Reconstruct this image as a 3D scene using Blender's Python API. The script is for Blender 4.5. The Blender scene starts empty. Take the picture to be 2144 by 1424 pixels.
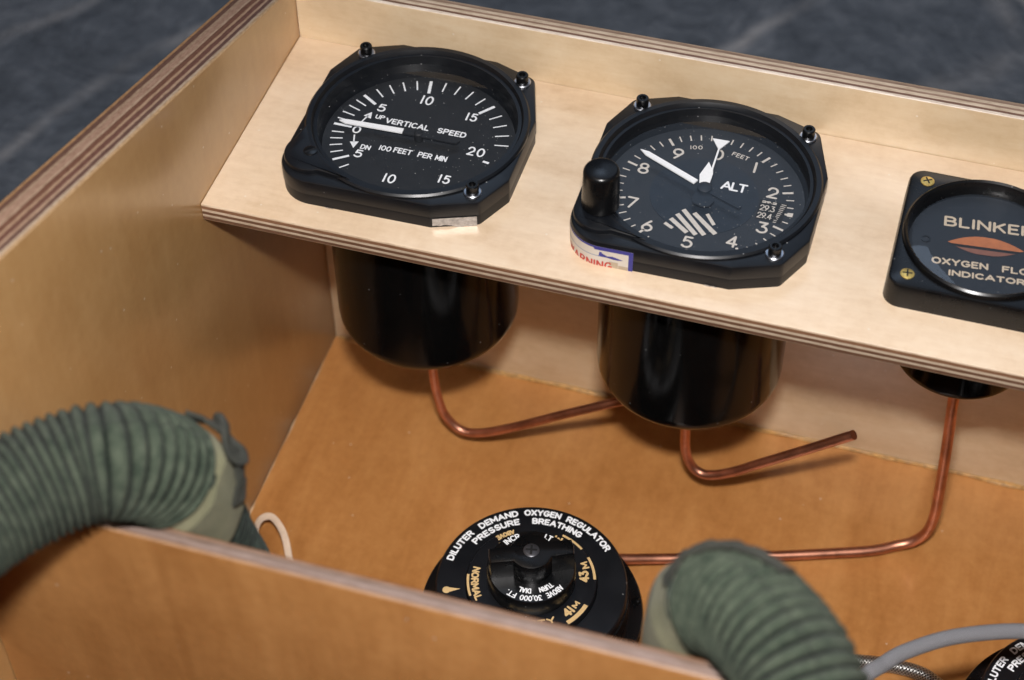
import bpy, bmesh, math, random
from mathutils import Vector, Matrix, noise

random.seed(7)
PI = math.pi
S = 0.001                       # everything below is written in millimetres
sc = bpy.context.scene
COL = sc.collection

# ------------------------------------------------------------------ camera, world, light, exposure
cam_d = bpy.data.cameras.new("camera")
cam = bpy.data.objects.new("camera", cam_d)
COL.objects.link(cam)
sc.camera = cam
CAM = Vector((227.295, -388.579, 419.647))
RX = Vector((0.95770927, 0.28756593, -0.00993948))
RY = Vector((0.20758117, -0.71442435, -0.66821247))
RZ = Vector((-0.19925614, 0.63789003, -0.7439041))
m3 = Matrix((RX, -RY, -RZ)).transposed()
cam.matrix_world = Matrix.Translation(CAM * S) @ m3.to_4x4()
cam_d.sensor_fit = 'HORIZONTAL'
cam_d.sensor_width = 36.0
cam_d.lens = 65.235
cam_d.clip_start = 0.01
cam_d.clip_end = 50.0
cam_d.dof.use_dof = True
cam_d.dof.focus_distance = 0.612
cam_d.dof.aperture_fstop = 11.0

world = bpy.data.worlds.new("World")
sc.world = world
world.use_nodes = True
bg = world.node_tree.nodes["Background"]
bg.inputs[0].default_value = (0.62, 0.74, 1.0, 1)
bg.inputs[1].default_value = 0.06


def area(name, loc, target, sx, sy, power, color):
    d = bpy.data.lights.new(name, 'AREA')
    d.shape = 'RECTANGLE'
    d.size, d.size_y = sx * S, sy * S
    d.energy = power
    d.color = color
    o = bpy.data.objects.new(name, d)
    o.location = Vector(loc) * S
    o.rotation_euler = (Vector(target) - Vector(loc)).to_track_quat('-Z', 'Y').to_euler()
    COL.objects.link(o)
    return o


area("flash_lamp", (217, -355, 492), (140, 10, -30), 46, 26, 5.3, (1.0, 0.96, 0.94))
area("warm_fill", (-300, -150, 1600), (150, 0, 0), 700, 700, 1.0, (1.0, 0.74, 0.50))  # added warm fill overhead for the box interior, no lamp known there
area("knob_fill", (-260, 1250, 1900), (125, -43, -86), 620, 620, 2.4, (0.60, 0.76, 1.0))  # added cool fill that puts a sheen on the regulator knob top
area("window_light", (240, 1250, 1500), (190, 40, 0), 1080, 1700, 2.7, (0.60, 0.76, 1.0))  # unseen bluish source mirrored in the dial glass, enlarged to reach the regulator knob

vs = sc.view_settings
vs.view_transform = 'Standard'
vs.look = 'None'
vs.exposure = 0.0
vs.gamma = 1.0
vs.use_curve_mapping = False
sc.render.engine = 'CYCLES'
sc.cycles.max_bounces = 12
sc.cycles.transparent_max_bounces = 12
sc.cycles.caustics_reflective = True
sc.cycles.sample_clamp_indirect = 10.0
sc.cycles.blur_glossy = 0.0


# ------------------------------------------------------------------ node helpers
class NT:
    def __init__(self, name):
        self.m = bpy.data.materials.new(name)
        self.m.use_nodes = True
        self.t = self.m.node_tree
        self.t.nodes.clear()
        self.out = self.t.nodes.new('ShaderNodeOutputMaterial')

    def n(self, kind, **kw):
        nd = self.t.nodes.new('ShaderNode' + kind)
        for k, v in kw.items():
            setattr(nd, k, v)
        return nd

    def put(self, sock, v):
        if hasattr(v, 'is_output') or isinstance(v, bpy.types.NodeSocket):
            self.t.links.new(v, sock)
        else:
            if isinstance(v, tuple) and len(v) == 3 and sock.type == 'RGBA':
                v = (*v, 1)
            sock.default_value = v

    def math(self, op, a, b=0.0, c=None):
        nd = self.n('Math', operation=op)
        self.put(nd.inputs[0], a)
        self.put(nd.inputs[1], b)
        if c is not None:
            self.put(nd.inputs[2], c)
        return nd.outputs[0]

    def mix(self, f, a, b, mode='MIX'):
        nd = self.n('Mix', data_type='RGBA', blend_type=mode)
        self.put(nd.inputs[0], f)
        self.put(nd.inputs[6], a)
        self.put(nd.inputs[7], b)
        return nd.outputs[2]

    def coord(self, which='Object', scale=(1, 1, 1), rot=(0, 0, 0), loc=(0, 0, 0)):
        tc = self.n('TexCoord')
        mp = self.n('Mapping')
        self.t.links.new(tc.outputs[which], mp.inputs[0])
        mp.inputs['Scale'].default_value = scale
        mp.inputs['Rotation'].default_value = rot
        mp.inputs['Location'].default_value = loc
        return mp.outputs[0]

    def noise(self, vec, scale=5, detail=3, rough=0.5, dist=0.0):
        nd = self.n('TexNoise')
        self.put(nd.inputs['Vector'], vec)
        nd.inputs['Scale'].default_value = scale
        nd.inputs['Detail'].default_value = detail
        nd.inputs['Roughness'].default_value = rough
        nd.inputs['Distortion'].default_value = dist
        return nd.outputs['Fac']

    def ramp(self, f, stops, interp='LINEAR'):
        nd = self.n('ValToRGB')
        cr = nd.color_ramp
        cr.interpolation = interp
        while len(cr.elements) < len(stops):
            cr.elements.new(0.5)
        while len(cr.elements) > len(stops):
            cr.elements.remove(cr.elements[-1])
        for e, (p, c) in zip(cr.elements, stops):
            e.position = p
            e.color = (*c, 1) if len(c) == 3 else c
        self.put(nd.inputs[0], f)
        return nd.outputs[0]

    def bump(self, h, strength=0.2, dist=0.0002):
        nd = self.n('Bump')
        nd.inputs['Strength'].default_value = strength
        nd.inputs['Distance'].default_value = dist
        self.put(nd.inputs['Height'], h)
        return nd.outputs[0]

    def bsdf(self, color, rough=0.5, metal=0.0, spec=0.5, normal=None, coat=0.0, coat_rough=0.1, sheen=0.0):
        b = self.n('BsdfPrincipled')
        self.put(b.inputs['Base Color'], color)
        self.put(b.inputs['Roughness'], rough)
        self.put(b.inputs['Metallic'], metal)
        self.put(b.inputs['Specular IOR Level'], spec)
        b.inputs['Coat Weight'].default_value = coat
        b.inputs['Coat Roughness'].default_value = coat_rough
        b.inputs['Sheen Weight'].default_value = sheen
        if normal is not None:
            self.put(b.inputs['Normal'], normal)
        return b.outputs[0]

    def done(self, sh):
        self.t.links.new(sh, self.out.inputs[0])
        return self.m


def wood(name, light, mid, dark, stretch, rough=0.42, coat=0.35, coat_rough=0.22, blotch=0.6, coat_ior=1.5, grain=0.12, rvar=0.2):
    """varnished veneer; stretch = mm scale per axis (small = along the grain)"""
    t = NT(name)
    v = t.coord('Object', tuple(1000 * s for s in stretch))
    fig = t.noise(v, 1.0, 4, 0.55, 0.7)
    fine = t.noise(t.coord('Object', tuple(6000 * s for s in stretch), loc=(3, 1, 2)), 1.0, 3, 0.6, 0.2)
    big = t.noise(t.coord('Object', (22, 22, 22)), 1.0, 3, 0.55, 0.8)
    iso = t.noise(t.coord('Object', (260, 260, 260)), 1.0, 4, 0.65)
    c = t.ramp(t.math('ADD', t.math('MULTIPLY', fig, 0.62), t.math('MULTIPLY', iso, 0.38)), [(0.30, dark), (0.5, mid), (0.70, light)])
    c2 = t.ramp(fine, [(0.3, (0.94, 0.92, 0.90)), (0.66, (1, 1, 1))])
    c = t.mix(1.0, c, c2, 'MULTIPLY')
    c3 = t.ramp(big, [(0.35, (0.86, 0.82, 0.76)), (0.62, (1.0, 1.0, 1.0))])
    c = t.mix(blotch, c, c3, 'MULTIPLY')
    # tiny pale dust specks
    vo = t.n('TexVoronoi')
    t.put(vo.inputs['Vector'], t.coord('Object', (150, 150, 150)))
    vo.inputs['Scale'].default_value = 1.0
    dots = t.math('LESS_THAN', vo.outputs['Distance'], 0.06)
    keep = t.math('GREATER_THAN', t.n_sep(vo.outputs['Color']), 0.66)
    c = t.mix(t.math('MULTIPLY', t.math('MULTIPLY', dots, keep), 0.45), c, (0.75, 0.7, 0.62))
    rr = t.math('MULTIPLY_ADD', fine, rvar, rough - rvar / 2)
    nrm = t.bump(t.math('ADD', fine, t.math('MULTIPLY', fig, 0.5)), grain, 0.00015)
    sh = t.bsdf(c, rr, 0, 0.5, nrm, coat, coat_rough)
    sh.node.inputs['Coat IOR'].default_value = coat_ior
    return t.done(sh)


def _sep(self, col):
    nd = self.n('SeparateColor')
    self.put(nd.inputs[0], col)
    return nd.outputs[0]


NT.n_sep = _sep


def ply_edge(name, axis, stops, along):
    """the stacked veneers of a cut plywood edge, by position through the thickness"""
    t = NT(name)
    tc = t.n('TexCoord')
    sp = t.n('SeparateXYZ')
    t.t.links.new(tc.outputs['Generated'], sp.inputs[0])
    wob = t.noise(t.coord('Object', along), 1.0, 4, 0.65)
    f = t.math('ADD', sp.outputs[axis], t.math('MULTIPLY_ADD', wob, 0.05, -0.025))
    c = t.ramp(f, stops)
    fib = t.noise(t.coord('Object', tuple(4 * a for a in along), loc=(5, 2, 1)), 1.0, 4, 0.7)
    c = t.mix(1.0, c, t.ramp(fib, [(0.3, (0.62, 0.56, 0.5)), (0.6, (1, 1, 1))]), 'MULTIPLY')
    return t.done(t.bsdf(c, 0.5, 0, 0.5, t.bump(fib, 0.25, 0.0002), 0.3, 0.3))


def plies(seq):
    """constant bands with short soft joints"""
    tot = sum(w for w, c in seq)
    out, x = [], 0.0
    for i, (w, c) in enumerate(seq):
        a, b = x / tot, (x + w) / tot
        e = min(0.012, w / tot * 0.3)
        out.append((a + (e if i else 0), c))
        out.append((b - (e if i < len(seq) - 1 else 0), c))
        x += w
    return out


def plain(name, col, rough=0.5, metal=0.0, spec=0.5, var=0.15, scale=300, bump=0.0, coat=0.0, coat_rough=0.1, sheen=0.0):
    t = NT(name)
    v = t.coord('Object', (scale,) * 3)
    n1 = t.noise(v, 1.0, 4, 0.6)
    lo = tuple(max(0, c * (1 - var)) for c in col)
    hi = tuple(min(1, c * (1 + var)) for c in col)
    c = t.ramp(n1, [(0.3, lo), (0.7, hi)])
    r = t.math('MULTIPLY_ADD', n1, 0.16, rough - 0.08)
    nrm = t.bump(n1, bump, 0.0001) if bump else None
    return t.done(t.bsdf(c, r, metal, spec, nrm, coat, coat_rough, sheen))


def dusty_black(name, col, rough, dust=0.5, spec=0.5, metal=0.0):
    t = NT(name)
    n1 = t.noise(t.coord('Object', (120,) * 3), 1.0, 4, 0.6)
    vo = t.n('TexVoronoi')
    t.put(vo.inputs['Vector'], t.coord('Object', (420,) * 3))
    vo.inputs['Scale'].default_value = 1.0
    dots = t.math('LESS_THAN', vo.outputs['Distance'], 0.09)
    keep = t.math('GREATER_THAN', t.n_sep(vo.outputs['Color']), 0.93)
    d = t.math('MULTIPLY', t.math('MULTIPLY', dots, keep), dust)
    c = t.ramp(n1, [(0.3, tuple(x * 0.8 for x in col)), (0.75, tuple(x * 1.25 for x in col))])
    c = t.mix(d, c, (0.55, 0.55, 0.55))
    r = t.math('MULTIPLY_ADD', n1, 0.14, rough - 0.07)
    nrm = t.bump(t.noise(t.coord('Object', (2500,) * 3), 1.0, 2, 0.5), 0.06, 0.0001)
    return t.done(t.bsdf(c, r, metal, spec, nrm))


def glass_mat(name, dust=0.6):
    t = NT(name)
    lw = t.n('LayerWeight')
    lw.inputs[0].default_value = 0.5
    fres = t.math('MULTIPLY_ADD', t.math('POWER', lw.outputs['Facing'], 5.0), 0.94, 0.045)
    tr = t.n('BsdfTransparent')
    gl = t.n('BsdfGlossy')
    gl.inputs['Roughness'].default_value = 0.03
    mx = t.n('MixShader')
    t.t.links.new(fres, mx.inputs[0])
    t.t.links.new(tr.outputs[0], mx.inputs[1])
    t.t.links.new(gl.outputs[0], mx.inputs[2])
    tot = None
    for scl, rad, thr in ((520, 0.07, 0.95), (1000, 0.085, 0.95), (260, 0.038, 0.92)):
        vo = t.n('TexVoronoi')
        t.put(vo.inputs['Vector'], t.coord('Object', (scl, scl, 1), loc=(scl * 0.013, scl * 0.02, 0.5)))
        vo.inputs['Scale'].default_value = 1.0
        vo.voronoi_dimensions = '2D'
        dots = t.math('LESS_THAN', vo.outputs['Distance'], rad)
        keep = t.math('GREATER_THAN', t.n_sep(vo.outputs['Color']), thr)
        d = t.math('MULTIPLY', dots, keep)
        tot = d if tot is None else t.math('MAXIMUM', tot, d)
    patch = t.noise(t.coord('Object', (60, 60, 60)), 1.0, 3, 0.6)
    tot = t.math('MULTIPLY', tot, t.ramp(patch, [(0.38, (0, 0, 0)), (0.6, (1, 1, 1))]))
    df = t.n('BsdfDiffuse')
    df.inputs[0].default_value = (0.6, 0.6, 0.58, 1)
    mx2 = t.n('MixShader')
    t.t.links.new(t.math('MULTIPLY', tot, dust), mx2.inputs[0])
    t.t.links.new(mx.outputs[0], mx2.inputs[1])
    t.t.links.new(df.outputs[0], mx2.inputs[2])
    return t.done(mx2.outputs[0])


def fabric(name, c0, c1, thread=900, rough=0.9, bump=0.5, sheen=0.3, big=60):
    t = NT(name)
    v = t.coord('UV', (1, 1, 1))
    w1 = t.n('TexWave', wave_type='BANDS', bands_direction='X')
    t.put(w1.inputs[0], v)
    w1.inputs['Scale'].default_value = thread
    w2 = t.n('TexWave', wave_type='BANDS', bands_direction='Y')
    t.put(w2.inputs[0], v)
    w2.inputs['Scale'].default_value = thread
    wv = t.math('MULTIPLY', w1.outputs['Fac'], w2.outputs['Fac'])
    n1 = t.noise(t.coord('Object', (big,) * 3), 1.0, 4, 0.65)
    n2 = t.noise(t.coord('Object', (1500,) * 3), 1.0, 3, 0.7)
    f = t.math('ADD', t.math('MULTIPLY', n1, 0.75), t.math('MULTIPLY', n2, 0.25))
    c = t.ramp(f, [(0.36, c0), (0.64, c1)])
    c = t.mix(0.35, c, t.ramp(wv, [(0.0, (0.45, 0.45, 0.45)), (0.7, (1.15, 1.15, 1.15))]), 'MULTIPLY')
    nrm = t.bump(t.math('ADD', wv, n2), bump, 0.0003)
    return t.done(t.bsdf(c, rough, 0, 0.25, nrm, 0, 0, sheen))


# ------------------------------------------------------------------ mesh builder
class MB:
    def __init__(self):
        self.v, self.f, self.m, self.uv = [], [], [], {}

    def add(self, verts, faces, mi=0):
        o = len(self.v)
        self.v += [tuple(p) for p in verts]
        self.f += [tuple(i + o for i in f) for f in faces]
        self.m += [mi] * len(faces)

    def lathe(self, prof, c=(0, 0, 0), n=72, mi=0, close=False):
        """profile (radius, z) turned about a vertical axis; walk it so that the outside lies to the right going up"""
        o = len(self.v)
        k = len(prof)
        for i in range(n):
            a = 2 * PI * i / n
            ca, sa = math.cos(a), math.sin(a)
            for r, z in prof:
                self.v.append((c[0] + r * ca, c[1] + r * sa, c[2] + z))
        for i in range(n):
            j = (i + 1) % n
            for q in range(k - 1 + (1 if close else 0)):
                q2 = (q + 1) % k
                self.f.append((o + i * k + q, o + j * k + q, o + j * k + q2, o + i * k + q2))
                self.m.append(mi)
        if not close:
            for q, rev in ((0, True), (k - 1, False)):
                if prof[q][0] > 1e-6:
                    ring = [o + i * k + q for i in range(n)]
                    self.f.append(tuple(reversed(ring)) if rev else tuple(ring))
                    self.m.append(mi)

    def prism(self, poly, z0, z1, b=0.0, mi=0, bot=0.0):
        rings = []
        if bot:
            rings += [(offset(poly, -bot), z0), (poly, z0 + bot)]
        else:
            rings += [(poly, z0)]
        if b:
            rings += [(poly, z1 - b), (offset(poly, -b * 0.3), z1 - b * 0.3), (offset(poly, -b), z1)]
        else:
            rings += [(poly, z1)]
        n = len(poly)
        o = len(self.v)
        for p, z in rings:
            self.v += [(x, y, z) for x, y in p]
        for r in range(len(rings) - 1):
            for i in range(n):
                j = (i + 1) % n
                self.f.append((o + r * n + i, o + r * n + j, o + (r + 1) * n + j, o + (r + 1) * n + i))
                self.m.append(mi)
        self.f.append(tuple(o + i for i in reversed(range(n))))
        self.f.append(tuple(o + (len(rings) - 1) * n + i for i in range(n)))
        self.m += [mi, mi]

    def tube(self, path, rad, n=16, caps=True, mi=0):
        """path: dense list of Vectors; rad: number or f(i, t, angle)"""
        o = len(self.v)
        fr = frames(path)
        m = len(path)
        for i, (p, (t, a, b)) in enumerate(zip(path, fr)):
            for k in range(n):
                th = 2 * PI * k / n
                r = rad(i, i / (m - 1), th) if callable(rad) else rad
                self.v.append(tuple(p + (a * math.cos(th) + b * math.sin(th)) * r))
        for i in range(m - 1):
            for k in range(n):
                k2 = (k + 1) % n
                self.f.append((o + i * n + k, o + i * n + k2, o + (i + 1) * n + k2, o + (i + 1) * n + k))
                self.m.append(mi)
        if caps:
            self.f.append(tuple(o + k for k in reversed(range(n))))
            self.f.append(tuple(o + (m - 1) * n + k for k in range(n)))
            self.m += [mi, mi]

    def build(self, name, mats, parent=None, smooth=35, tubeuv=None, recalc=True):
        me = bpy.data.meshes.new(name)
        me.from_pydata([Vector(p) * S for p in self.v], [], self.f)
        mats = mats if isinstance(mats, (list, tuple)) else [mats]
        for mm in mats:
            me.materials.append(mm)
        me.polygons.foreach_set('material_index', self.m)
        if tubeuv:
            n, k, sx, sy = tubeuv
            uvl = me.uv_layers.new(name='UVMap')
            for poly in me.polygons:
                for li, vi in zip(poly.loop_indices, poly.vertices):
                    i, a = divmod(vi, n)
                    uvl.data[li].uv = (i * sx, a * sy)
        me.update()
        if recalc:
            bm = bmesh.new()
            bm.from_mesh(me)
            bmesh.ops.recalc_face_normals(bm, faces=bm.faces)
            bm.to_mesh(me)
            bm.free()
        if smooth:
            me.polygons.foreach_set('use_smooth', [True] * len(me.polygons))
            me.set_sharp_from_angle(angle=math.radians(smooth))
        ob = bpy.data.objects.new(name, me)
        COL.objects.link(ob)
        if parent is not None:
            ob.parent = parent
        return ob


def frames(path):
    ts = []
    for i in range(len(path)):
        a, b = path[max(0, i - 1)], path[min(len(path) - 1, i + 1)]
        ts.append((b - a).normalized())
    up = Vector((0, 0, 1)) if abs(ts[0].z) < 0.9 else Vector((1, 0, 0))
    a = (up - ts[0] * up.dot(ts[0])).normalized()
    out = []
    for t in ts:
        a = (a - t * a.dot(t)).normalized()
        out.append((t, a, t.cross(a)))
    return out


def spline(pts, step):
    """Catmull-Rom through pts, resampled at an even step"""
    P = [Vector(p) for p in pts]
    P = [P[0] * 2 - P[1]] + P + [P[-1] * 2 - P[-2]]
    dense = []
    for i in range(1, len(P) - 2):
        p0, p1, p2, p3 = P[i - 1:i + 3]
        for k in range(40):
            t = k / 40
            dense.append(0.5 * ((2 * p1) + (p2 - p0) * t + (2 * p0 - 5 * p1 + 4 * p2 - p3) * t * t + (3 * p1 - p0 - 3 * p2 + p3) * t ** 3))
    dense.append(P[-2])
    L = [0.0]
    for a, b in zip(dense, dense[1:]):
        L.append(L[-1] + (b - a).length)
    n = max(2, int(round(L[-1] / step)))
    out, j = [], 0
    for i in range(n + 1):
        s = L[-1] * i / n
        while j < len(L) - 2 and L[j + 1] < s:
            j += 1
        f = (s - L[j]) / max(1e-9, L[j + 1] - L[j])
        out.append(dense[j].lerp(dense[j + 1], f))
    return out


def offset(poly, d):
    n = len(poly)
    out = []
    for i in range(n):
        p0, p1, p2 = Vector(poly[i - 1]), Vector(poly[i]), Vector(poly[(i + 1) % n])
        e1, e2 = (p1 - p0).normalized(), (p2 - p1).normalized()
        n1, n2 = Vector((e1.y, -e1.x)), Vector((e2.y, -e2.x))
        m = n1 + n2
        m = m / max(0.3, m.dot(n1)) if m.length > 1e-6 else n1
        out.append(tuple(p1 + m * d))
    return out


def rounded(pts, seg=7):
    """polygon [(x, y, corner radius)] counter-clockwise"""
    out = []
    n = len(pts)
    for i in range(n):
        p0, p1, p2 = (Vector(pts[j][:2]) for j in (i - 1, i, (i + 1) % n))
        r = pts[i][2]
        d0, d2 = (p0 - p1).normalized(), (p2 - p1).normalized()
        ang = d0.angle(d2)
        tl = r / math.tan(ang / 2)
        c = p1 + (d0 + d2).normalized() * (r / math.sin(ang / 2))
        a0 = (p1 + d0 * tl) - c
        a1 = (p1 + d2 * tl) - c
        th0 = math.atan2(a0.y, a0.x)
        dth = a0.angle_signed(a1) * -1
        k = seg * (2 if r > 6 else 1)
        for q in range(k + 1):
            th = th0 + dth * q / k
            out.append((c.x + r * math.cos(th), c.y + r * math.sin(th)))
    return out


def thing(name, label, cat, loc=(0, 0, 0), rotz=0.0, group=None):
    o = bpy.data.objects.new(name, None)
    o.empty_display_size = 0.02
    COL.objects.link(o)
    o.location = Vector(loc) * S
    o.rotation_euler = (0, 0, rotz)
    return tag(o, label, cat, group)


def tag(o, label, cat, group=None):
    o['label'] = label
    o['category'] = cat
    if group:
        o['group'] = group
    return o


# ------------------------------------------------------------------ engraved lettering (strokes of even width)
def arc(cx, cy, rx, ry, a0, a1, n=12):
    return [(cx + rx * math.cos(math.radians(a0 + (a1 - a0) * i / n)), cy + ry * math.sin(math.radians(a0 + (a1 - a0) * i / n))) for i in range(n + 1)]


G = {
    'A': (.78, [[(0, 0), (.39, 1), (.78, 0)], [(.14, .32), (.64, .32)]]),
    'B': (.62, [[(0, .52), (0, 1), (.33, 1)] + arc(.33, .76, .24, .24, 90, -90) + [(0, .52)], [(0, .52), (.33, .52)] + arc(.34, .26, .28, .26, 90, -90) + [(0, 0), (0, .52)]]),
    'C': (.68, [arc(.38, .5, .38, .5, 48, 312, 20)]),
    'D': (.68, [[(0, 0), (0, 1), (.26, 1)] + arc(.26, .5, .42, .5, 90, -90, 16) + [(0, 0)]]),
    'E': (.52, [[(.52, 1), (0, 1), (0, 0), (.52, 0)], [(0, .52), (.44, .52)]]),
    'F': (.52, [[(.52, 1), (0, 1), (0, 0)], [(0, .52), (.44, .52)]]),
    'G': (.74, [arc(.38, .5, .38, .5, 48, 340, 20) + [(.74, .45), (.44, .45)]]),
    'H': (.66, [[(0, 0), (0, 1)], [(.66, 0), (.66, 1)], [(0, .52), (.66, .52)]]),
    'I': (.04, [[(.02, 0), (.02, 1)]]),
    'K': (.62, [[(0, 0), (0, 1)], [(.6, 1), (0, .42)], [(.2, .62), (.62, 0)]]),
    'L': (.5, [[(0, 1), (0, 0), (.5, 0)]]),
    'M': (.82, [[(0, 0), (0, 1), (.41, .25), (.82, 1), (.82, 0)]]),
    'N': (.68, [[(0, 0), (0, 1), (.68, 0), (.68, 1)]]),
    'O': (.76, [arc(.38, .5, .38, .5, 0, 360, 28)]),
    'P': (.6, [[(0, 0), (0, 1), (.33, 1)] + arc(.33, .74, .27, .26, 90, -90) + [(0, .48)]]),
    'R': (.64, [[(0, 0), (0, 1), (.33, 1)] + arc(.33, .74, .27, .26, 90, -90) + [(0, .48)], [(.34, .48), (.64, 0)]]),
    'S': (.6, [arc(.31, .745, .27, .255, 35, 270, 14) + arc(.30, .25, .30, .25, 88, -148, 14)]),
    'T': (.62, [[(0, 1), (.62, 1)], [(.31, 1), (.31, 0)]]),
    'U': (.62, [[(0, 1), (0, .31)] + arc(.31, .31, .31, .31, 180, 360, 14) + [(.62, 1)]]),
    'V': (.74, [[(0, 1), (.37, 0), (.74, 1)]]),
    'W': (1.0, [[(0, 1), (.25, 0), (.5, .9), (.75, 0), (1.0, 1)]]),
    'X': (.66, [[(0, 0), (.66, 1)], [(0, 1), (.66, 0)]]),
    'Y': (.68, [[(0, 1), (.34, .47), (.68, 1)], [(.34, .47), (.34, 0)]]),
    '0': (.66, [arc(.33, .5, .33, .5, 0, 360, 26)]),
    '1': (.06, [[(.03, 0), (.03, 1)]]),
    '2': (.62, [arc(.31, .69, .30, .31, 172, -38, 14) + [(0, 0), (.62, 0)]]),
    '3': (.62, [[(.06, 1), (.56, 1), (.27, .6)] + arc(.28, .30, .33, .30, 88, -155, 16)]),
    '4': (.68, [[(.5, 0), (.5, 1), (0, .27), (.68, .27)]]),
    '5': (.6, [[(.54, 1), (.12, 1), (.07, .56)] + arc(.28, .33, .32, .33, 128, -145, 16)]),
    '6': (.62, [arc(.31, .30, .31, .30, 0, 360, 22), [(.46, 1), (.2, .68), (.04, .42)]]),
    '7': (.6, [[(0, 1), (.6, 1), (.2, 0)]]),
    '8': (.62, [arc(.31, .76, .25, .24, 0, 360, 20), arc(.31, .26, .31, .26, 0, 360, 22)]),
    '9': (.62, [arc(.31, .70, .31, .30, 0, 360, 22), [(.16, 0), (.42, .32), (.58, .58)]]),
    '.': (.06, [[(.02, .01), (.04, .01)]]),
    ',': (.06, [[(.04, .04), (0, -.16)]]),
    '-': (.4, [[(0, .5), (.4, .5)]]),
    ' ': (.34, []),
}
G['Z1'] = (.1, [[(0, .82), (.08, 1), (.08, 0)]])


def stroke(poly, hw):
    """one even stroke with round ends -> list of (points, faces)"""
    pieces = []
    cur = [poly[0]]
    for i in range(1, len(poly)):
        cur.append(poly[i])
        if i < len(poly) - 1:
            d0 = Vector(poly[i]) - Vector(poly[i - 1])
            d1 = Vector(poly[i + 1]) - Vector(poly[i])
            if d0.length > 1e-9 and d1.length > 1e-9 and d0.angle(d1) > 0.7:
                pieces.append(cur)
                cur = [poly[i]]
    pieces.append(cur)
    out = []
    for pc in pieces:
        q = [Vector(pc[0])]
        for p in pc[1:]:
            if (Vector(p) - q[-1]).length > 1e-6:
                q.append(Vector(p))
        if len(q) < 2:
            continue
        closed = (q[0] - q[-1]).length < 1e-5 and len(q) > 4
        if closed:
            q.pop()
        n = len(q)
        vs, fs = [], []
        for i in range(n):
            a = q[i - 1] if (i or closed) else None
            b = q[(i + 1) % n] if (i < n - 1 or closed) else None
            ds = []
            if a is not None:
                ds.append((q[i] - a).normalized())
            if b is not None:
                ds.append((b - q[i]).normalized())
            t = sum(ds, Vector((0, 0))).normalized()
            nn = Vector((-t.y, t.x))
            k = hw / max(0.5, nn.dot(Vector((-ds[0].y, ds[0].x))))
            vs += [tuple(q[i] + nn * k), tuple(q[i] - nn * k)]
        for i in range(n if closed else n - 1):
            j = (i + 1) % n
            fs.append((2 * i + 1, 2 * j + 1, 2 * j, 2 * i))
        if not closed:
            for i, sgn in ((0, -1), (n - 1, 1)):
                t = (q[1] - q[0]).normalized() if i == 0 else (q[-1] - q[-2]).normalized()
                nn = Vector((-t.y, t.x))
                o = len(vs)
                arcp = []
                for k in range(1, 6):
                    th = PI * k / 6
                    arcp.append(q[i] + nn * (hw * math.cos(th)) + t * (sgn * hw * math.sin(th)))
                vs += [tuple(p) for p in arcp]
                ring = [2 * i] + [o + k for k in range(5)] + [2 * i + 1]
                fs.append(tuple(reversed(ring)) if sgn > 0 else tuple(ring))
        out.append((vs, fs))
    return out


def text2d(s, cap, sw, track=.28, width=None, slant=0.0):
    """strokes of a line of writing, lower left at the origin -> (pieces, total width)"""
    xs, x = [], 0.0
    for ch in s:
        w, st = G[ch]
        xs.append((x, ch))
        x += w + track
    tot = (x - track)
    kx = cap if width is None else (width - sw) / max(tot, 1e-6)
    pieces = []
    for x0, ch in xs:
        for pl in G[ch][1]:
            pts = [((x0 + px) * kx + py * cap * slant + sw / 2, py * cap) for px, py in pl]
            # inset so that the strokes stay within the cap height
            pts = [(px, sw / 2 + py * (cap - sw) / cap) for px, py in pts]
            pieces += stroke(pts, sw / 2)
    return pieces, tot * kx + sw


def put_text(mb, pieces, fn, mi=0):
    for k, (vs, fs) in enumerate(pieces):
        mb.add([fn(x, y, 0.012 * (k % 5)) for x, y in vs], fs, mi)


def line_text(mb, s, x, y, cap, sw, z, width=None, rot=0.0, track=.28, anchor='l', slant=0.0, mi=0):
    pc, w = text2d(s, cap, sw, track, width, slant)
    ox, oy = (-w / 2, -cap / 2) if anchor == 'c' else (0, 0)
    ca, sa = math.cos(rot), math.sin(rot)
    put_text(mb, pc, lambda a, b, e: (x + (a + ox) * ca - (b + oy) * sa, y + (a + ox) * sa + (b + oy) * ca, z + e), mi)


def arc_text(mb, s, r0, r1, a0, a1, sw, z, track=.28, outward=True, mi=0):
    """outward: letters stand away from the centre and run clockwise from a0 to a1; else they point inward and run counter-clockwise"""
    cap = r1 - r0
    rm = (r0 + r1) / 2
    wid = abs(math.radians(a1 - a0)) * rm
    pc, w = text2d(s, cap, sw, track, wid)

    def fn(a, b, e):
        if outward:
            r, th = r0 + b, math.radians(a0) - a / rm
        else:
            r, th = r1 - b, math.radians(a0) + a / rm
        return (r * math.cos(th), r * math.sin(th), z + e)
    put_text(mb, pc, fn, mi)


def bar(mb, x0, y0, x1, y1, w, z, mi=0):
    d = Vector((x1 - x0, y1 - y0)).normalized()
    n = Vector((-d.y, d.x)) * (w / 2)
    mb.add([(x0 - n.x, y0 - n.y, z), (x1 - n.x, y1 - n.y, z), (x1 + n.x, y1 + n.y, z), (x0 + n.x, y0 + n.y, z)], [(0, 1, 2, 3)], mi)


def tick(mb, ang, r0, r1, w, z, mi=0):
    c, s_ = math.cos(math.radians(ang)), math.sin(math.radians(ang))
    bar(mb, r0 * c, r0 * s_, r1 * c, r1 * s_, w, z, mi)


def arc_bar(mb, a0, a1, r0, r1, z, mi=0, n=14):
    vs = []
    for i in range(n + 1):
        a = math.radians(a0 + (a1 - a0) * i / n)
        vs += [(r0 * math.cos(a), r0 * math.sin(a), z), (r1 * math.cos(a), r1 * math.sin(a), z)]
    mb.add(vs, [(2 * i, 2 * i + 1, 2 * i + 3, 2 * i + 2) for i in range(n)], mi)


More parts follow.
